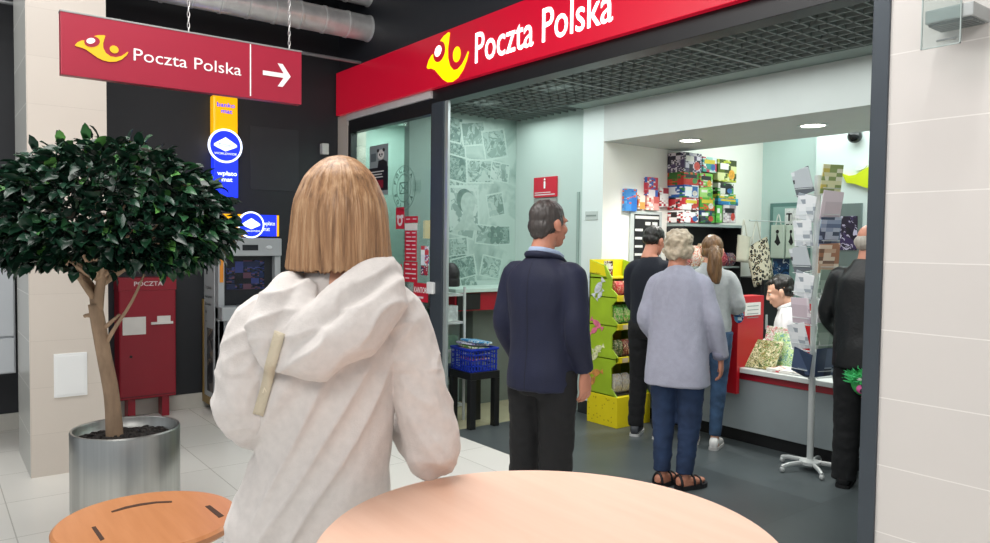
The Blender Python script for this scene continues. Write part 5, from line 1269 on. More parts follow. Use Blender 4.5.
def shoe_into(b, pos, d, L=.27, w=.046, h=.085, sole=True):
    d = V(d).normalized(); s = V((d.y, -d.x, 0)); prev = None; n = 14
    for t, ww, hh in ((-.25, .3, .50), (-.235, .62, .66), (-.17, .78, .92), (-.05, .80, 1.0), (.12, .86, .86), (.32, 1.0, .66), (.5, 1.02, .54), (.64, .82, .46), (.72, .5, .38), (.75, .2, .28)):
        c = V(pos)+d*(L*t); ring = []
        for k in range(n):
            a = 2*PI*k/n; x, z = math.cos(a), math.sin(a)
            x = math.copysign(abs(x)**.75, x); z = math.copysign(abs(z)**.75, z)
            ring.append(b.verts.new(c+s*(x*w*ww)+V((0, 0, h*hh*(.5+.5*z)+.004))))
        if prev:
            for k in range(n): b.faces.new((prev[k], prev[(k+1) % n], ring[(k+1) % n], ring[k]))
        else: b.faces.new(ring[::-1])
        prev = ring
    b.faces.new(prev)
def sole_into(b, pos, d, L=.27, w=.048, h=.02):
    d = V(d).normalized(); s = V((d.y, -d.x, 0)); T = [(-.26, .3), (-.24, .62), (-.17, .8), (-.05, .82), (.12, .88), (.32, 1.02), (.5, 1.05), (.64, .86), (.73, .52), (.765, .2)]
    lo, hi = [], []
    ring = [V(pos)+d*(L*t)+s*(w*ww) for t, ww in T]+[V(pos)+d*(L*t)-s*(w*ww) for t, ww in T[::-1]]
    lo = [b.verts.new(p+V((0, 0, .001))) for p in ring]; hi = [b.verts.new(p+V((0, 0, h))) for p in ring]
    b.faces.new(lo[::-1]); b.faces.new(hi)
    for i in range(len(ring)): b.faces.new((lo[i], lo[(i+1) % len(ring)], hi[(i+1) % len(ring)], hi[i]))
def shoes(t, J, m_up, m_sole, L=.27, h=.085, w=.046, toe=None):
    for n, s in (('L', -1), ('R', 1)):
        a = J['an'+n]; d = J.get('toe'+n, V((s*.12, 1, 0))); p = V((a.x, a.y+.0, 0))
        b = NB(); shoe_into(b, p+V((0, 0, .010)), d, L, w, h); o = obj('shoe', b, m_up, t, local=True, smooth=True)
        b = NB(); sole_into(b, p, d, L, w+.003, .022); obj('sole', b, m_sole, o, local=True)
def part(name, me, m, t, label=None):
    o = link_mesh(name, me, m, t, local=True)
    if label: o['label'] = label
    return o
def facing(deg): return math.radians(deg-90)
def hair_cap(M, ells, voxel=.005, amp=.004, freq=60, smooth=2, stretch=.35, cut=None):
    b = NB()
    for c, r in ells: ell(b, c, r, M)
    Mi = M.inverted()
    def fn(co, n):
        q = Mi @ co
        return amp*noise.noise(V((q.x*freq, q.y*freq, q.z*freq*stretch)))+amp*.6*noise.noise(V((q.x*freq*.4+3, q.y*freq*.4, q.z*freq*.4)))
    return organic(b, voxel, smooth, fn)

# ------------------------------------------------ woman in the cream hoodie, leaning on the high table
g0 = atd(335, 240, 1.55)
t = thing('person', 'woman with blonde bob in pale cream hoodie leaning on the high round table', 'person', (g0.x, g0.y, 0), facing(154))
J = skel(1.68, False); J['k'] = 1.0
J.update(neck=V((.008, .03, 1.42)), chest=V((-.015, .02, 1.37)), shL=V((-.14, .01, 1.365)), elL=V((-.176, .0, 1.185)), wrL=V((-.03, .215, 1.135)), shR=V((.125, .01, 1.385)), elR=V((.205, -.02, 1.108)), wrR=V((.095, .20, 1.185)),
         hpL=V((-.13, .03, .84)), hpR=V((.03, .03, .84)), knL=V((-.14, .06, .46)), knR=V((.03, .05, .46)), anL=V((-.15, .03, .075)), anR=V((.03, .02, .075)))
J['head'] = V((.012, .047, 1.590)); M = head_M(J['head'], .05, -.05, 0, .96)
hood_rings = [(-.055, .03, .80, .180, .130), (-.05, .03, .95, .170, .128), (-.035, .03, 1.05, .150, .118), (-.02, .025, 1.135, .136, .112), (-.02, .02, 1.25, .148, .112), (-.02, .02, 1.34, .158, .108), (-.012, .02, 1.40, .140, .098), (0, .025, 1.445, .090, .082), (.008, .03, 1.485, .064, .066)]
bodyr = [(cx, cy, z, rx*.82, ry*.8) for cx, cy, z, rx, ry in hood_rings]
me = body_mesh(J, M, [(J['wrL'], (.5, .8, .1), (0, .1, -1), -1, .95, .7), (J['wrR'], (-.5, .7, .45), (-.6, .1, -.5), 1, .95, .8)], rings=bodyr)
part('body', me, m_skin, t)
eyes_into(M, t)
SL = ([(-.08, .01, 1.39), (-.145, .01, 1.368), (-.174, .0, 1.275), (-.180, -.002, 1.20), (-.150, .06, 1.160), (-.085, .16, 1.14), (-.035, .21, 1.135)], [.062, .066, .061, .058, .055, .046, .036])
SR = ([(.07, .01, 1.41), (.125, .01, 1.388), (.168, .0, 1.28), (.192, -.014, 1.17), (.203, -.020, 1.100), (.165, .09, 1.13), (.105, .19, 1.17)], [.062, .066, .060, .057, .053, .046, .036])
def hood_extra(b):
    tube(b, [(.105, .0, 1.462), (.108, -.075, 1.430), (.050, -.118, 1.375), (-.03, -.125, 1.325), (-.085, -.112, 1.315)], [.036, .048, .058, .050, .026], 18, 5, flat=.75, round_ends=True)
    tube(b, [(.070, .07, 1.455), (.112, .02, 1.478), (.085, -.055, 1.482), (.025, -.094, 1.440), (-.045, -.110, 1.382), (-.088, -.112, 1.335)], [.026, .030, .034, .036, .034, .022], 14, 5, round_ends=True)
    tube(b, [(-.060, .07, 1.445), (-.088, .01, 1.455), (-.098, -.050, 1.440), (-.128, -.075, 1.385), (-.118, -.095, 1.325)], [.026, .032, .036, .040, .024], 14, 5, round_ends=True)
    tube(b, [(-.060, -.05, 1.445), (-.068, -.085, 1.41), (-.098, -.10, 1.345)], [.026, .028, .022], 12, 4, round_ends=True)
def hood_disp(c, n):
    dx, dz = .50, .86; u = c.x*dz-c.z*dx; v = c.x*dx+c.z*dz
    back = max(0, min(1, (.10-c.y)/.12)); low = max(0, min(1, (1.36-c.z)/.12)); arm = max(0, min(1, (abs(c.x+.01)-.125)/.04))
    r = noise.noise(V((u*17, v*2.2, 1.3))); r2 = noise.noise(V((u*34, v*4, 4.1)))
    ridge = (1-abs(r))**3-.35
    k = .017*ridge*back*low*(1-arm)+.004*r2*low
    k += arm*low*(.010*((1-abs(noise.noise(V((c.x*6, c.y*9, c.z*13+c.x*16)))))**3-.4)+.002*noise.noise(V((c.x*14, c.y*14, c.z*36))))
    if c.z > 1.28 and c.y < -.02: k += .009*((1-abs(noise.noise(V((c.x*9+c.z*4, c.y*8, c.z*20-c.x*11)))))**3-.4)
    return k
m_hood = mat_cloth('hoodie_fleece', 'd3cdc9', .92, var=.05, vs=60, bump=.12, bs=320, sheen=.2)
me = top_mesh(hood_rings, [SL, SR], .0048, hood_disp, hood_extra, 3)
hood = part('hoodie', me, m_hood, t)
bvh = BVHTree.FromPolygons([v.co.copy() for v in me.vertices], [tuple(p.vertices) for p in me.polygons])
# hair: blunt bob as a thick sheet of grooved strands, open at the face
rr = [(1.490, .109, .110, .90), (1.52, .1065, .114, .88), (1.55, .104, .115, .84), (1.582, .1015, .115, .78), (1.61, .099, .113, .66), (1.635, .094, .108, .48), (1.658, .085, .099, .30), (1.682, .074, .088, .14), (1.704, .055, .067, .05), (1.722, .030, .036, .0), (1.729, .005, .006, 0)]
Z_ = []
for i in range(len(rr)-1):
    for q in range(6):
        f = q/6; A, B = rr[i], rr[i+1]; P0 = rr[i-1] if i else A; P3 = rr[i+2] if i+2 < len(rr) else B
        Z_.append([cr(P0[k], A[k], B[k], P3[k], f) for k in range(4)])
Z_.append(list(rr[-1]))
b = NB(); NA = 360; sheets = []
for inner in (0, 1):
    L = []
    for z, rx, ry, op in Z_:
        R_ = []
        for i in range(NA):
            a = PI/2+op+(2*PI-2*op)*i/(NA-1)
            w1 = noise.noise(V((a*9, z*3.0, 0))); w2 = noise.noise(V((a*30, z*5, 2))); w3 = noise.noise(V((a*75, z*6, 5)))
            k = 1+(0 if inner else (.030*w1+.026*w2+.016*w3)*min(1, (1.731-z)/.06)); 
            rx_, ry_ = (rx-.014*min(1, rx/.05), ry-.014*min(1, ry/.05)) if inner else (rx*k, ry*k)
            zz = z+(.006*w2+.004*w3-.003*math.cos(a+PI/2))*max(0, (1.53-z)/.04)
            wv = .004*noise.noise(V((a*4, z*9, 7)))
            R_.append(b.verts.new((.010+rx_*math.cos(a)+wv, .040+ry_*math.sin(a), zz)))
        L.append(R_)
    sheets.append(L)
for s_, L in enumerate(sheets):
    for A, B in zip(L, L[1:]):
        for i in range(NA-1): b.faces.new((A[i], A[i+1], B[i+1], B[i]))
for i in range(NA-1): b.faces.new((sheets[0][0][i], sheets[1][0][i], sheets[1][0][i+1], sheets[0][0][i+1]))
for j in range(len(Z_)-1):
    for e in (0, NA-1): b.faces.new((sheets[0][j][e], sheets[0][j+1][e], sheets[1][j+1][e], sheets[1][j][e]))
def mat_blonde():
    m, g, bs = new_mat('hair_blonde'); tc = g.add('ShaderNodeTexCoord'); mp = g.add('ShaderNodeMapping'); mp.inputs['Scale'].default_value = (70, 70, 4); g.ln(tc.outputs['Object'], mp.inputs['Vector'])
    nz = g.add('ShaderNodeTexNoise', i_Scale=1.0, i_Detail=6.0, i_Roughness=.65); g.ln(mp.outputs[0], nz.inputs['Vector'])
    rp = g.add('ShaderNodeValToRGB'); e = rp.color_ramp.elements; e[0].position = .30; e[0].color = lin('6c503b'); e[1].position = .72; e[1].color = lin('d0ac88'); x = e.new(.5); x.color = lin('a8805d'); g.ln(nz.outputs['Fac'], rp.inputs['Fac'])
    g.ln(rp.outputs['Color'], bs.inputs['Base Color']); bs.inputs['Roughness'].default_value = .40; bs.inputs['Specular IOR Level'].default_value = .4
    bp = g.add('ShaderNodeBump', i_Strength=.4, i_Distance=.004); g.ln(nz.outputs['Fac'], bp.inputs['Height']); g.ln(bp.outputs['Normal'], bs.inputs['Normal'])
    return m
obj('hair', b, mat_blonde(), t, local=True, smooth=True)
me = trousers_mesh(J, .165, [.092, .09, .064, .056, .05], .06, waist=.94); bb = NB(); bb.from_mesh(me)
for v in bb.verts: v.co.x += -.05*min(1, max(0, (v.co.z-.7)/.1)); v.co.y += .03*min(1, max(0, (v.co.z-.7)/.1))
bb.to_mesh(me); bb.free()
part('jeans', me, mat_cloth('jeans_plain', '3f5878'), t); shoes(t, J, mat('sneaker_white', 'd8d8d6', .5), mat('sole_grey', 'b8b8b6', .6), .25, .08, .042)
# bag strap lying over the back of the hoodie
b = NB(); pts = []
path = [(-.100, 1.375), (-.108, 1.345), (-.116, 1.315), (-.124, 1.285), (-.132, 1.255), (-.139, 1.23), (-.146, 1.205)]
hw = .0105; rows = []
P_, _t = spline([V((x, 0, z)) for x, z in path], 4)
for i, c in enumerate(P_):
    d = (P_[min(i+1, len(P_)-1)]-P_[max(i-1, 0)]).normalized(); s = V((d.z, 0, -d.x)); row = []
    for e in (-1, 0, 1):
        q = c+s*(e*hw); h_ = bvh.ray_cast(V((q.x, -.5, q.z)), V((0, 1, 0)))
        y = h_[0].y if h_[0] else -.09
        row.append([q.x, y-.0015, q.z])
    rows.append(row)
for _ in range(1):
    for i in range(1, len(rows)-1):
        for e in range(3): rows[i][e][1] = min(rows[i][e][1], (rows[i-1][e][1]+rows[i+1][e][1])/2)
lay = [[[b.verts.new((x, y-o_, z)) for x, y, z in row] for row in rows] for o_ in (0, .003)]
for L in lay:
    for A, B in zip(L, L[1:]):
        for e in range(2): b.faces.new((A[e], A[e+1], B[e+1], B[e]))
for i in range(len(rows)-1):
    for e in (0, 2): b.faces.new((lay[0][i][e], lay[0][i+1][e], lay[1][i+1][e], lay[1][i][e]))
for i in (0, -1):
    for e in range(2): b.faces.new((lay[0][i][e], lay[0][i][e+1], lay[1][i][e+1], lay[1][i][e]))
b.transform(root_matrix(t))
st_ = obj('bag_strap', b, mat_cloth('strap_beige', 'cfc3ab', .8, bump=.3, bs=300), smooth=True); tag(st_, 'beige webbing bag strap crossing the back of the cream hoodie', 'bag strap')
frs = None
mid = V(rows[len(rows)//2+4][1]); d = (V(rows[len(rows)//2+8][1])-V(rows[len(rows)//2][1])).normalized()
R3 = root_matrix(t); n_w = R3.to_3x3() @ V((0, -1, 0)); up_w = R3.to_3x3() @ (-d)
frs = Fr(R3 @ V((mid.x, mid.y-.006, mid.z)), n_w, up=up_w); b = NB()
text_into(b, 'NI', frs, .004, -.006, .011, None, 0, 'c', rot=0)
me = bpy.data.meshes.new('lettering'); b.to_mesh(me); b.free(); me.materials.append(mat('strap_letter', 'e6dcc6', .7)); me.transform(Matrix.Translation(-st_.location))
lo = bpy.data.objects.new('lettering', me); COL.objects.link(lo); lo.parent = st_

# ------------------------------------------------ man in the navy suit
g0 = atd(544, 243, 3.58)
t = thing('person', 'man in dark navy suit standing with his back to us before the entrance', 'person', (g0.x, g0.y, 0), facing(104))
J = skel(1.75); k = J['k']; J['elR'] = V((.212, -.03, 1.14)); J['wrR'] = V((.205, .05, .945)); J['elL'] = V((-.212, -.02, 1.14)); J['wrL'] = V((-.195, .09, .945))
J['head'] = V((.008, .03, 1.638)); J['anR'].x = .055; J['knR'].x = .075; J['anL'].x = -.115; J['knL'].x = -.10; M = head_M(J['head'], -.30, -.05, 0, .955)
for n in 'LR': J['shb'+n] = J['sh'+n]
part('body', body_mesh(J, M, [(J['wrL'], (.05, .12, -1), (1, 0, 0), 1, 1.05, .6), (J['wrR'], (.0, .15, -1), (-1, .15, 0), -1, 1.05, .6)]), m_skin2, t); eyes_into(M, t)
jr = [(0, -.005, .855, .176, .136), (0, -.005, .93, .176, .136), (0, 0, 1.04, .166, .126), (0, 0, 1.15, .166, .126), (0, 0, 1.27, .180, .130), (0, -.005, 1.365, .186, .122), (0, -.01, 1.415, .160, .104), (0, -.005, 1.455, .106, .088), (0, 0, 1.482, .078, .078)]
def jsl(n, s): return ([J['sh'+n]*.72+V((0, 0, .385*J['k'])), J['sh'+n]+V((0, 0, .004)), J['sh'+n].lerp(J['el'+n], .5)+V((s*.008, 0, 0)), J['el'+n], J['wr'+n]+V((0, 0, .01))], [.056, .066, .063, .058, .047])
m_suit = mat_cloth('navy_wool', '0a1230', .75, var=.12, bump=.12, sheen=.02)
jk = part('jacket', top_mesh(jr, [jsl('L', -1), jsl('R', 1)], .0085, cloth_folds(6, .006, 22, .002, (.25, .97))), m_suit, t)
b = surf_strip(jk.data, [(0, 1.46), (0, 1.3), (0, 1.1), (0, .865)], .0016); obj('back_seam', b, mat('seam_dark', '080b1a', .8), jk, local=True)
b = NB(); tube(b, [(-.075, .075, 1.455), (-.082, .01, 1.480), (-.052, -.066, 1.494), (0, -.082, 1.498), (.052, -.066, 1.494), (.082, .01, 1.480), (.075, .075, 1.455)], [.010, .013, .015, .016, .015, .013, .010], 10, 4, flat=.9); obj('collar', b, m_suit, jk, local=True, smooth=True)
b = NB(); tube(b, [(-.06, .075, 1.478), (-.070, .01, 1.500), (-.045, -.056, 1.515), (0, -.070, 1.519), (.045, -.056, 1.515), (.070, .01, 1.500), (.06, .075, 1.478)], .014, 10, 4, flat=.4); obj('shirt_collar', b, mat_cloth('shirt_blue', '9fb0cc'), t, local=True, smooth=True)
part('trousers', trousers_mesh(J, .160, [.096, .096, .082, .077, .072], .05, disp=leg_folds(.006, 3)), mat_cloth('trousers_black', '08090c', .8, var=.1, bump=.1, sheen=0), t)
shoes(t, J, mat('leather_black', '141416', .3), mat('sole_black', '0c0c0d', .6), .29, .085, .05)
part('hair', hair_cap(M, [((0, -.020, .040), (.0800, .0950, .084)), ((0, -.046, -.012), (.0735, .068, .066)), ((.066, .004, .012), (.014, .030, .034)), ((-.066, .004, .012), (.014, .030, .034)), ((0, -.055, -.05), (.055, .046, .036))], amp=.004, freq=70), mat_hair('hair_salt_dark', '413c3a', .45), t)

# ------------------------------------------------ older woman in the lilac-grey cardigan
g0 = atz(675, 487)
t = thing('person', 'older woman with pale curly hair in lilac-grey cardigan, waiting by the sweets stand', 'person', (g0.x, g0.y, 0), facing(118))
J = skel(1.64, False); J['elR'] = V((.225, -.03, 1.075)); J['wrR'] = V((.255, .06, .83)); J['elL'] = V((-.205, -.02, 1.06)); J['wrL'] = V((-.17, .14, .90))
J['toeL'] = V((.40, 1, 0)); J['toeR'] = V((.75, 1, 0)); J['anL'].x = -.08; J['anR'].x = .06; J['knL'].x = -.085; J['knR'].x = .08; J['head'] = V((-.01, .03, 1.525)); M = head_M(J['head'], -.1, -.1, 0, .98)
part('body', body_mesh(J, M, [(J['wrL'], (.2, .5, -.8), (1, 0, .2), 1, .95, .6), (J['wrR'], (.05, .12, -1), (-1, .1, 0), -1, .95, .6)]), m_skin2, t); eyes_into(M, t)
cr_ = [(0, -.005, .665, .208, .158), (0, -.01, .78, .202, .156), (0, -.005, .90, .194, .148), (0, 0, 1.02, .182, .140), (0, 0, 1.14, .178, .136), (0, 0, 1.24, .172, .130), (0, -.01, 1.315, .148, .114), (0, -.01, 1.375, .104, .094), (0, 0, 1.42, .064, .070)]
def csl(n, s, cuff=.045): return ([J['sh'+n]*.45+V((0, 0, .775*J['k'])), J['sh'+n]+V((0, 0, .0)), J['sh'+n].lerp(J['el'+n], .5)+V((s*.008, 0, 0)), J['el'+n], J['wr'+n]+V((0, 0, .02))], [.056, .062, .056, .051, cuff])
m_card = mat_cloth('cardigan_lilac', 'a0a2b3', .9, var=.05, vs=30, bump=.4, bs=220)
jk = part('cardigan', top_mesh(cr_, [csl('L', -1), csl('R', 1)], .0085, cloth_folds(6, .009, 20, .0025, (.1, .99), 5)), m_card, t)
for n in 'LR':
    b = NB(); w = J['wr'+n]; e = (J['wr'+n]-J['el'+n]).normalized(); tube(b, [w+V((0, 0, .02))-e*.045, w+V((0, 0, .02))+e*.004], [.049, .049], 16); obj('cuff', b, mat_cloth('cuff_lilac', '85869a', .9, bump=.4), jk, local=True, smooth=True)
part('jeans', trousers_mesh(J, .178, [.104, .100, .074, .062, .056], .10, disp=leg_folds(.006, 8), waist=.98), mat('denim_blue', '1e3150', .85, var=.30, vscale=9, bump=.2, bscale=180), t)
part('hair', hair_cap(M, [((0, -.022, .036), (.090, .104, .088)), ((0, -.060, -.025), (.080, .058, .060)), ((.070, -.02, -.01), (.026, .05, .05)), ((-.070, -.02, -.01), (.026, .05, .05))], amp=.016, freq=34, stretch=1.0, smooth=1), mat_hair('hair_ash', 'b3a58f', .35, (28, 28, 28)), t)
for n, s in (('L', -1), ('R', 1)):
    a = J['an'+n]; d = J['toe'+n].normalized(); p = V((a.x, a.y, 0)); sdv = V((d.y, -d.x, 0))
    so = NB(); sole_into(so, p, d, .245, .044, .028); s_o = obj('sandal', so, mat('sandal_black', '17161a', .5), t, local=True)
    b = NB(); shoe_into(b, p+V((0, 0, .026)), d, .225, .037, .068)
    for q in range(5): ell(b, p+d*(.155-.006*q*q*.5)+sdv*s*(-.030+.0145*q)*1.0+V((0, 0, .040)), (.0085+(.003 if q == 0 else 0),)*3, u=10, v=8)
    part('foot', organic(b, .005, 2), m_skin2, t)
    for tt, ww, hh in ((.105, .043, .062), (.055, .041, .080), (-.045, .036, .085)):
        b = NB(); c = p+d*tt; pts = [c+sdv*(ww*math.cos(x))+V((0, 0, .024+(hh-.012)*max(0, math.sin(x)))) for x in [PI*i/10 for i in range(11)]]
        tube(b, pts, .008, 8, 1, flat=1.0); obj('strap', b, mat('sandal_black', '17161a', .5), s_o, local=True, smooth=True)

# ------------------------------------------------ woman with ponytail at the counter
g0 = atz(707, 446)
t = thing('person', 'young woman with long brown ponytail in grey sweater and ripped jeans at the counter', 'person', (g0.x, g0.y, 0), facing(122))
J = skel(1.62, False); J['elR'] = V((.205, .02, 1.075)); J['wrR'] = V((.12, .22, 1.03)); J['elL'] = V((-.20, .0, 1.05)); J['wrL'] = V((-.10, .18, .98)); J['anR'] = V((.06, -.06, .075)); J['anL'] = V((-.10, .06, .075)); J['knR'] = V((.075, .0, .45)); J['knL'] = V((-.09, .05, .45))
J['toeR'] = V((.12, 1, 0)); J['head'] = V((0, .05, 1.505)); M = head_M(J['head'], .1, -.12, 0, .98)
part('body', body_mesh(J, M, [(J['wrL'], (.3, .9, -.1), (.3, 0, -1), -1, .92, .6), (J['wrR'], (-.4, .8, -.1), (-.2, 0, -1), 1, .92, .6)]), m_skin, t); eyes_into(M, t)
pr = [(0, 0, .88, .158, .120), (0, 0, .95, .162, .122), (0, 0, 1.04, .150, .112), (0, 0, 1.14, .152, .112), (0, 0, 1.24, .156, .112), (0, -.005, 1.31, .138, .102), (0, -.005, 1.36, .098, .086), (0, .005, 1.41, .060, .064)]
part('sweater', top_mesh(pr, [csl('L', -1, .04), csl('R', 1, .04)], .0085, cloth_folds(8, .006, 24, .002, (.4, .9), 9)), mat_cloth('sweater_grey', '9a9fa0', .9, vs=30, bump=.4, bs=220), t)
part('jeans', trousers_mesh(J, .160, [.094, .088, .060, .052, .045], .10, disp=leg_folds(.004, 12)), mat('denim_light', '304a68', .85, var=.45, vscale=12, bump=.2, bscale=180), t)
b = NB(); kn = J['knR']; ell(b, (kn.x, kn.y-.052, kn.z+.10), (.03, .012, .022)); obj('jeans_tear', b, mat('tear_white', 'b9c0c4', .8), t, local=True, smooth=True)
shoes(t, J, mat('sneaker_white', 'd8d8d6', .5), mat('sole_grey', 'b8b8b6', .6), .25, .085, .042)
m_hb = mat_hair('hair_brown_gold', '66492c', .45)
hr = part('hair', hair_cap(M, [((0, -.018, .038), (.083, .098, .084)), ((0, -.045, -.015), (.076, .066, .062)), ((.064, -.0, -.005), (.020, .045, .05)), ((-.064, -.0, -.005), (.020, .045, .05))], amp=.004, freq=60), m_hb, t)
b = NB(); P0 = M @ V((.010, -.105, .0))
tube(b, [P0+V((0, .03, .01)), P0+V((.005, -.02, -.01)), P0+V((.012, -.035, -.08)), P0+V((.010, -.035, -.16)), P0+V((.02, -.030, -.235)), P0+V((.015, -.02, -.275))], [.026, .038, .052, .055, .044, .016], 16, 5, round_ends=True)
me = organic(b, .005, 1, lambda c, n: .007*noise.noise(V((c.x*55, c.y*55, c.z*9)))+.003*noise.noise(V((c.x*110, c.y*110, c.z*20)))); part('ponytail', me, m_hb, hr)
b = NB(); pts = [P0+V((.022*math.cos(a), -.006+.010*math.sin(a)*.3, .022*math.sin(a))) for a in [2*PI*i/14 for i in range(15)]]; tube(b, pts, .009, 8); obj('scrunchie', b, mat('scrunchie_yellow', 'c39a32', .7), hr, local=True, smooth=True)

# ------------------------------------------------ boy in black, half hidden
g0 = atz(648, 436)
t = thing('person', 'dark-haired boy in black top and trousers behind the older woman', 'person', (g0.x, g0.y, 0), facing(112))
J = skel(1.69); J['head'] = V((.0, .06, 1.575)); J['toeL'] = V((-.2, 1, 0)); J['elL'] = V((-.175, .03, 1.08)); J['wrL'] = V((-.13, .16, .93)); J['elR'] = V((.21, .02, 1.09)); J['wrR'] = V((.14, .2, 1.0)); M = head_M(J['head'], -.35, -.22, 0, .98)
part('body', body_mesh(J, M, [(J['wrL'], (.05, .12, -1), (1, 0, 0), 1, 1, .6), (J['wrR'], (-.3, .9, 0), (-.3, 0, -1), 1, 1, .6)]), m_skin2, t); eyes_into(M, t)
tr = [(0, 0, .84, .165, .122), (0, 0, .95, .165, .122), (0, 0, 1.08, .160, .116), (0, 0, 1.2, .166, .116), (0, 0, 1.30, .166, .112), (0, -.005, 1.37, .132, .098), (0, 0, 1.425, .090, .08), (0, .005, 1.45, .066, .066)]
m_bt = mat_cloth('cotton_black', '0d1320', .9, var=.12, sheen=.02)
part('jumper', top_mesh(tr, [csl('L', -1), csl('R', 1)], .010, cloth_folds(7, .006, 22, .002, (.2, .97), 14)), m_bt, t)
part('trousers', trousers_mesh(J, .165, [.10, .096, .074, .068, .062], .07, .010, leg_folds(.006, 15)), mat_cloth('joggers_black', '0c0d10', .9, var=.12, sheen=.02), t)
shoes(t, J, mat('trainer_grey', '3a3d42', .6), mat('sole_white', 'c4c5c4', .5), .28, .09, .047)
part('hair', hair_cap(M, [((0, -.016, .042), (.081, .096, .084)), ((0, -.046, .005), (.074, .066, .056))], amp=.005, freq=70), mat_hair('hair_black', '16130f', .4), t)

# ------------------------------------------------ clerk in white shirt behind the counter
g0 = aty(789, 300, 5.74)
t = thing('person', 'dark-haired clerk in white shirt sitting behind the counter, looking down', 'person', (g0.x, g0.y, 0), facing(216))
J = skel(1.70); dz = -.40
for n in J:
    if isinstance(J[n], V): J[n] = J[n]+V((0, 0, dz))
s_ = {'L': -1, 'R': 1}
for n in 'LR':
    J['hp'+n] = V((s_[n]*.09, 0, .50)); J['kn'+n] = V((s_[n]*.12, .36, .47)); J['an'+n] = V((s_[n]*.12, .34, .08)); J['el'+n] = V((s_[n]*.22, .06, .74)); J['wr'+n] = V((s_[n]*.12, .26, .68))
J['neck'] = V((0, .0, 1.0)); J['chest'] = V((0, 0, .96)); J['head'] = V((0, .07, 1.165)); M = head_M(J['head'], -.05, -.35, 0, 1.10)
br = [(0, 0, z+dz, rx*.93, ry*.9) for z, rx, ry in BODY]
part('body', body_mesh(J, M, [(J['wrL'], (.3, .9, -.15), (.3, 0, -1), -1, 1, .5), (J['wrR'], (-.3, .9, -.15), (-.3, 0, -1), 1, 1, .5)], rings=br), mat('skin_pale', 'd8a990', .5), t); eyes_into(M, t)
kr = [(cx, cy, z+dz, rx, ry) for cx, cy, z, rx, ry in tr]
ksl = lambda n: ([V((s_[n]*.09, 0, .985)), J['sh'+n], J['sh'+n].lerp(J['el'+n], .5), J['el'+n], J['wr'+n].lerp(J['el'+n], .1)], [.066, .070, .062, .055, .042])
sh = part('shirt', top_mesh(kr, [ksl('L'), ksl('R')], .010, cloth_folds(8, .007, 24, .002, (.3, .95), 20)), mat_cloth('shirt_white', 'd4d6d8', .8), t)
b = NB(); tube(b, [(-.03, .085, 1.02), (-.066, .045, 1.045), (-.06, -.03, 1.075), (0, -.062, 1.085), (.06, -.03, 1.075), (.066, .045, 1.045), (.03, .085, 1.02)], .017, 10, 4, flat=.4); obj('collar', b, mat_cloth('shirt_white', 'd4d6d8', .8), sh, local=True, smooth=True)
b = NB(); rings_loft(b, [(0, 0, .42, .15, .12), (0, 0, .50, .17, .14), (0, 0, .58, .16, .12)], 24, 2)
for n in 'LR': tube(b, [J['hp'+n], J['kn'+n]], [.095, .075], 16); tube(b, [J['kn'+n], J['an'+n]], [.072, .06], 16, round_ends=True)
part('trousers', organic(b, .012, 3), m_bt, t); shoes(t, J, mat('leather_black', '141416', .3), mat('sole_black', '0c0c0d', .6), .28)
part('hair', hair_cap(M, [((0, -.026, .048), (.081, .094, .078)), ((0, -.055, .0), (.074, .058, .062)), ((.01, .030, .084), (.058, .050, .026)), ((.068, -.012, .014), (.014, .026, .034)), ((-.068, -.012, .014), (.014, .026, .034))], amp=.007, freq=48), mat_hair('hair_black', '16130f', .4), t)
t2 = thing('office_stool', 'dark stool under the seated clerk behind the counter', 'stool', (g0.x, g0.y, 0))
b = NB(); lathe(b, [(0, .36), (.17, .36), (.18, .38), (.17, .405), (0, .405)], 28); obj('seat', b, m_bk, t2, local=True)
b = NB(); lathe(b, [(0, .0), (.2, 0), (.2, .012), (.03, .03), (.025, .36), (0, .36)], 28); obj('pedestal', b, m_frame, t2, local=True)

# ------------------------------------------------ customer in dark jacket behind the door post
g0 = atz(861, 488)
t = thing('person', 'grey-haired balding customer in black jacket, half cut by the right door post', 'person', (g0.x, g0.y, 0), facing(105))
J = skel(1.70); J['head'] = V((0, .05, 1.575)); J['elL'] = V((-.25, .06, 1.10)); J['wrL'] = V((-.20, .22, .93)); J['elR'] = V((.235, -.05, 1.08)); J['wrR'] = V((.20, -.02, .86)); M = head_M(J['head'], -.15, -.15, 0, 1.0)
part('body', body_mesh(J, M, [(J['wrL'], (.3, .6, -.6), (1, 0, -.2), 1, 1, .7), (J['wrR'], (-.05, -.05, -1), (-1, .1, 0), -1, 1, 1.0)]), m_skin2, t); eyes_into(M, t)
kr = [(0, 0, .78, .196, .150), (0, 0, .90, .194, .150), (0, 0, 1.02, .186, .140), (0, 0, 1.14, .186, .138), (0, 0, 1.25, .190, .140), (0, -.01, 1.34, .178, .126), (0, -.01, 1.41, .120, .105), (0, 0, 1.47, .082, .084)]
part('jacket', top_mesh(kr, [jsl('L', -1), jsl('R', 1)], .010, cloth_folds(6, .010, 18, .004, (.3, .95), 31)), mat('jacket_black', '0c1012', .45, var=.2, bump=.2, bscale=60), t)
part('trousers', trousers_mesh(J, .185, [.11, .108, .088, .08, .076], .04, .010, leg_folds(.006, 33)), mat_cloth('trousers_dark', '0c0e11', .85, var=.1, sheen=.0), t)
shoes(t, J, mat('leather_black', '141416', .3), mat('sole_black', '0c0c0d', .6), .30, .09, .052)
part('hair', hair_cap(M, [((0, -.050, -.006), (.080, .062, .062)), ((.066, -.015, -.002), (.0155, .045, .030)), ((-.066, -.015, -.002), (.0155, .045, .030))], amp=.003, freq=60), mat_hair('hair_grey', 'a39c92', .3), t)
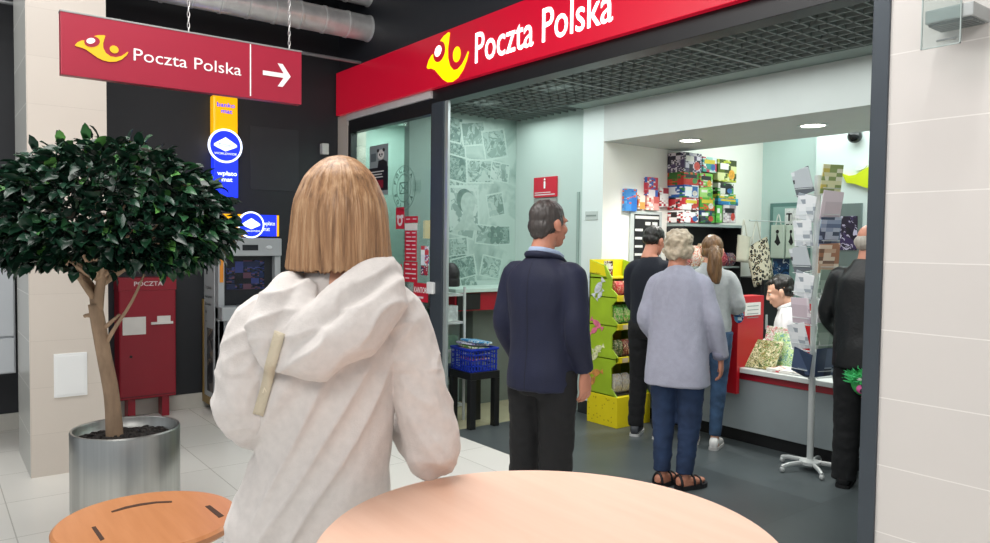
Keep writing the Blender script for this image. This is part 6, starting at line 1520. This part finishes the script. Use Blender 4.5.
# plush toy hanging from his hand
pc = atd(863, 379, 4.72)
t = thing('plush_toy', 'bright green furry toy with pink and black face beside the door post', 'toy', (pc.x, pc.y, pc.z-.1))
b = NB(); ell(b, (0, 0, .09), (.075, .065, .095)); obj('body', b, mat('toy_green', '3fae5a', .8, var=.25, vscale=30), t, local=True, smooth=True)
b = NB(); random.seed(3)
for i in range(150):
    a, u = random.uniform(0, 2*PI), random.uniform(-.2, 1); r = math.sqrt(1-u*u); d = V((r*math.cos(a), r*math.sin(a), u)); p0 = V((d.x*.07, d.y*.06, .09+d.z*.09))
    tube(b, [p0, p0+d*.025+V((random.gauss(0, .010), random.gauss(0, .010), .010)), p0+d*.042+V((random.gauss(0, .015), random.gauss(0, .015), .016))], [.007, .005, .001], 5)
o = obj('fur', b, mat('toy_fur', '4fd07c', .8, var=.2), t, local=True); o['kind'] = 'stuff'
to_ = V((-pc.x, -pc.y, 0)).normalized(); sd_ = V((-to_.y, to_.x, 0)); sd_ = sd_ if sd_.dot(RT) > 0 else -sd_
for nm, du, dv, r, c in (('muzzle', .0, .045, .038, 'd05a9a'), ('mouth', .005, .04, .022, '1a1418'), ('eye', .03, .10, .016, 'e8e0e0'), ('eye', -.02, .105, .016, 'e8e0e0'), ('foot', .02, -.005, .028, 'd8702c')):
    b = NB(); ell(b, to_*(.058 if nm != 'mouth' else .085)+sd_*du+V((0, 0, dv)), (r, r, r*.8), u=14, v=10); obj(nm, b, mat('toy_'+c, c, .7), t, local=True, smooth=True)
# ================================================================== LIGHT AND CAMERA
w = bpy.data.worlds.new('World'); sc.world = w; w.use_nodes = True
w.node_tree.nodes['Background'].inputs[0].default_value = (.9, .95, 1.0, 1); w.node_tree.nodes['Background'].inputs[1].default_value = .55
def area(name, loc, size, power, color=(1, 1, 1), target=None, shape='RECTANGLE'):
    l = bpy.data.lights.new(name, 'AREA'); l.shape = shape; l.size = size[0]; l.size_y = size[1]; l.energy = power; l.color = color
    o = bpy.data.objects.new(name, l); COL.objects.link(o); o.location = loc
    d = (V(target)-V(loc)) if target else V((0, 0, -1)); o.rotation_euler = d.to_track_quat('-Z', 'Y').to_euler()
    return o
area('mall_light', (-2.6, .6, 4.2), (3.2, 2.2), 170, (1, .98, .95))
area('mall_light.001', (1.0, -1.2, 4.2), (3, 2.5), 170, (1, .97, .93), target=(-2.5, 1.2, .9))
area('mall_light.002', (-5.4, -1.5, 4.2), (1.6, 2.4), 70, (1, .98, .95))
area('shop_light', (-3.6, 4.15, 2.74), (3.6, .9), 36, (.95, 1, .985))
area('shop_light.001', (-5.5, 4.25, 2.74), (.6, .9), 8, (.92, 1, .97))
area('shop_light.002', (-2.9, 6.5, 2.97), (2.6, .9), 46, (.92, 1, .98))
area('window_fill', (-6.5, 3.85, 2.76), (.8, .5), 16, (.86, 1, .95))  # unseen fill added to brighten the pocket behind the shop glass
for (px, py) in ((690, 140), (813, 125)):
    c = atz(px, py, 2.44)
    l = bpy.data.lights.new('downlight_spot', 'SPOT'); l.energy = 95; l.spot_size = 2.2; l.spot_blend = .8; l.color = (1, .98, .93); l.shadow_soft_size = .08
    o = bpy.data.objects.new('downlight_spot', l); COL.objects.link(o); o.location = (c.x, c.y, 2.43)
l = bpy.data.lights.new('wall_spot', 'SPOT'); l.energy = 60; l.spot_size = 1.3; l.spot_blend = .9; l.color = (1, .98, .95); l.shadow_soft_size = .06
o = bpy.data.objects.new('wall_spot', l); COL.objects.link(o); o.location = (-1.1, 2.75, 4.2); o.rotation_euler = (V((-1.25, 3.38, 2.1))-o.location).to_track_quat('-Z', 'Y').to_euler()
# sub-parts go under the part they sit on (NEST)
NEST = {'lettering': ('panel', 'side_panel', 'body', 'sheet'), 'divider': ('panel',), 'arrow': ('panel',), 'emblem': ('panel',), 'emblem_ring': ('panel',), 'emblem_dot': ('panel',), 'small_print': ('panel', 'sheet'),
        'eye': ('body',), 'iris': ('body',), 'eyebrow': ('body',), 'screen': ('recess',), 'keypad': ('front_housing',), 'camera_window': ('front_housing',), 'downlight_lens': ('front_housing',), 'sticker': ('front_housing',),
        'top_sign_word': ('top_sign_left',), 'disc': ('top_sign_left', 'upper_box'), 'disc_rim': ('top_sign_left', 'upper_box'), 'disc_symbol': ('top_sign_left', 'upper_box'), 'disc_lettering': ('top_sign_left', 'upper_box'), 'word': ('upper_box',),
        'notice_lines': ('notice',), 'print': ('sheet', 'body'), 'black_panel': ('sheet',), 'red_panel': ('sheet',), 'panda_head': ('sheet',), 'panda_markings': ('sheet',), 'stamp_mark': ('sheet',), 'figures': ('face',), 'white_slip': ('face',),
        'sweet_picture': ('side_panel',), 'top_flash': ('side_panel',), 'base_dots': ('base_box',), 'slot': ('tabletop',), 'bark_mulch': ('planter',), 'foliage': ('trunk',), 'muzzle': ('body',), 'mouth': ('body',), 'lens': ('trim_ring', 'housing'),
        'lock': ('body',), 'seam': ('body',), 'slot_flap': ('body',), 'fur': ('body',), 'louvre': ('housing',), 'plate_edge': ('plate',), 'dark_front': ('apron',), 'stamp_portrait': ('backdrop',), 'stamp_portrait_hair': ('backdrop',), 'stamp_flower': ('backdrop',)}
for r in [o for o in sc.objects if o.type == 'EMPTY' and o.parent is None]:
    kids = list(r.children); base = lambda o: o.name.split('.')[0]
    for c in kids:
        if base(c) in NEST and not c.children:
            tgt = next((k for n in NEST[base(c)] for k in kids if base(k) == n), None)
            if tgt is not None and tgt is not c: c.parent = tgt
cam = bpy.data.cameras.new('Camera'); cam.sensor_fit = 'HORIZONTAL'; cam.sensor_width = 36.0; cam.lens = FPX/990*36; cam.clip_start = .02; cam.clip_end = 60
co = bpy.data.objects.new('Camera', cam); COL.objects.link(co)
co.matrix_world = Matrix((( *RT, 0), (*UP, 0), (*(-FW), 0), (0, 0, 0, 1))).transposed(); co.location = EYE
sc.camera = co
sc.view_settings.view_transform = 'Standard'; sc.view_settings.look = 'None'; sc.view_settings.exposure = 0.0; sc.view_settings.gamma = 1.0
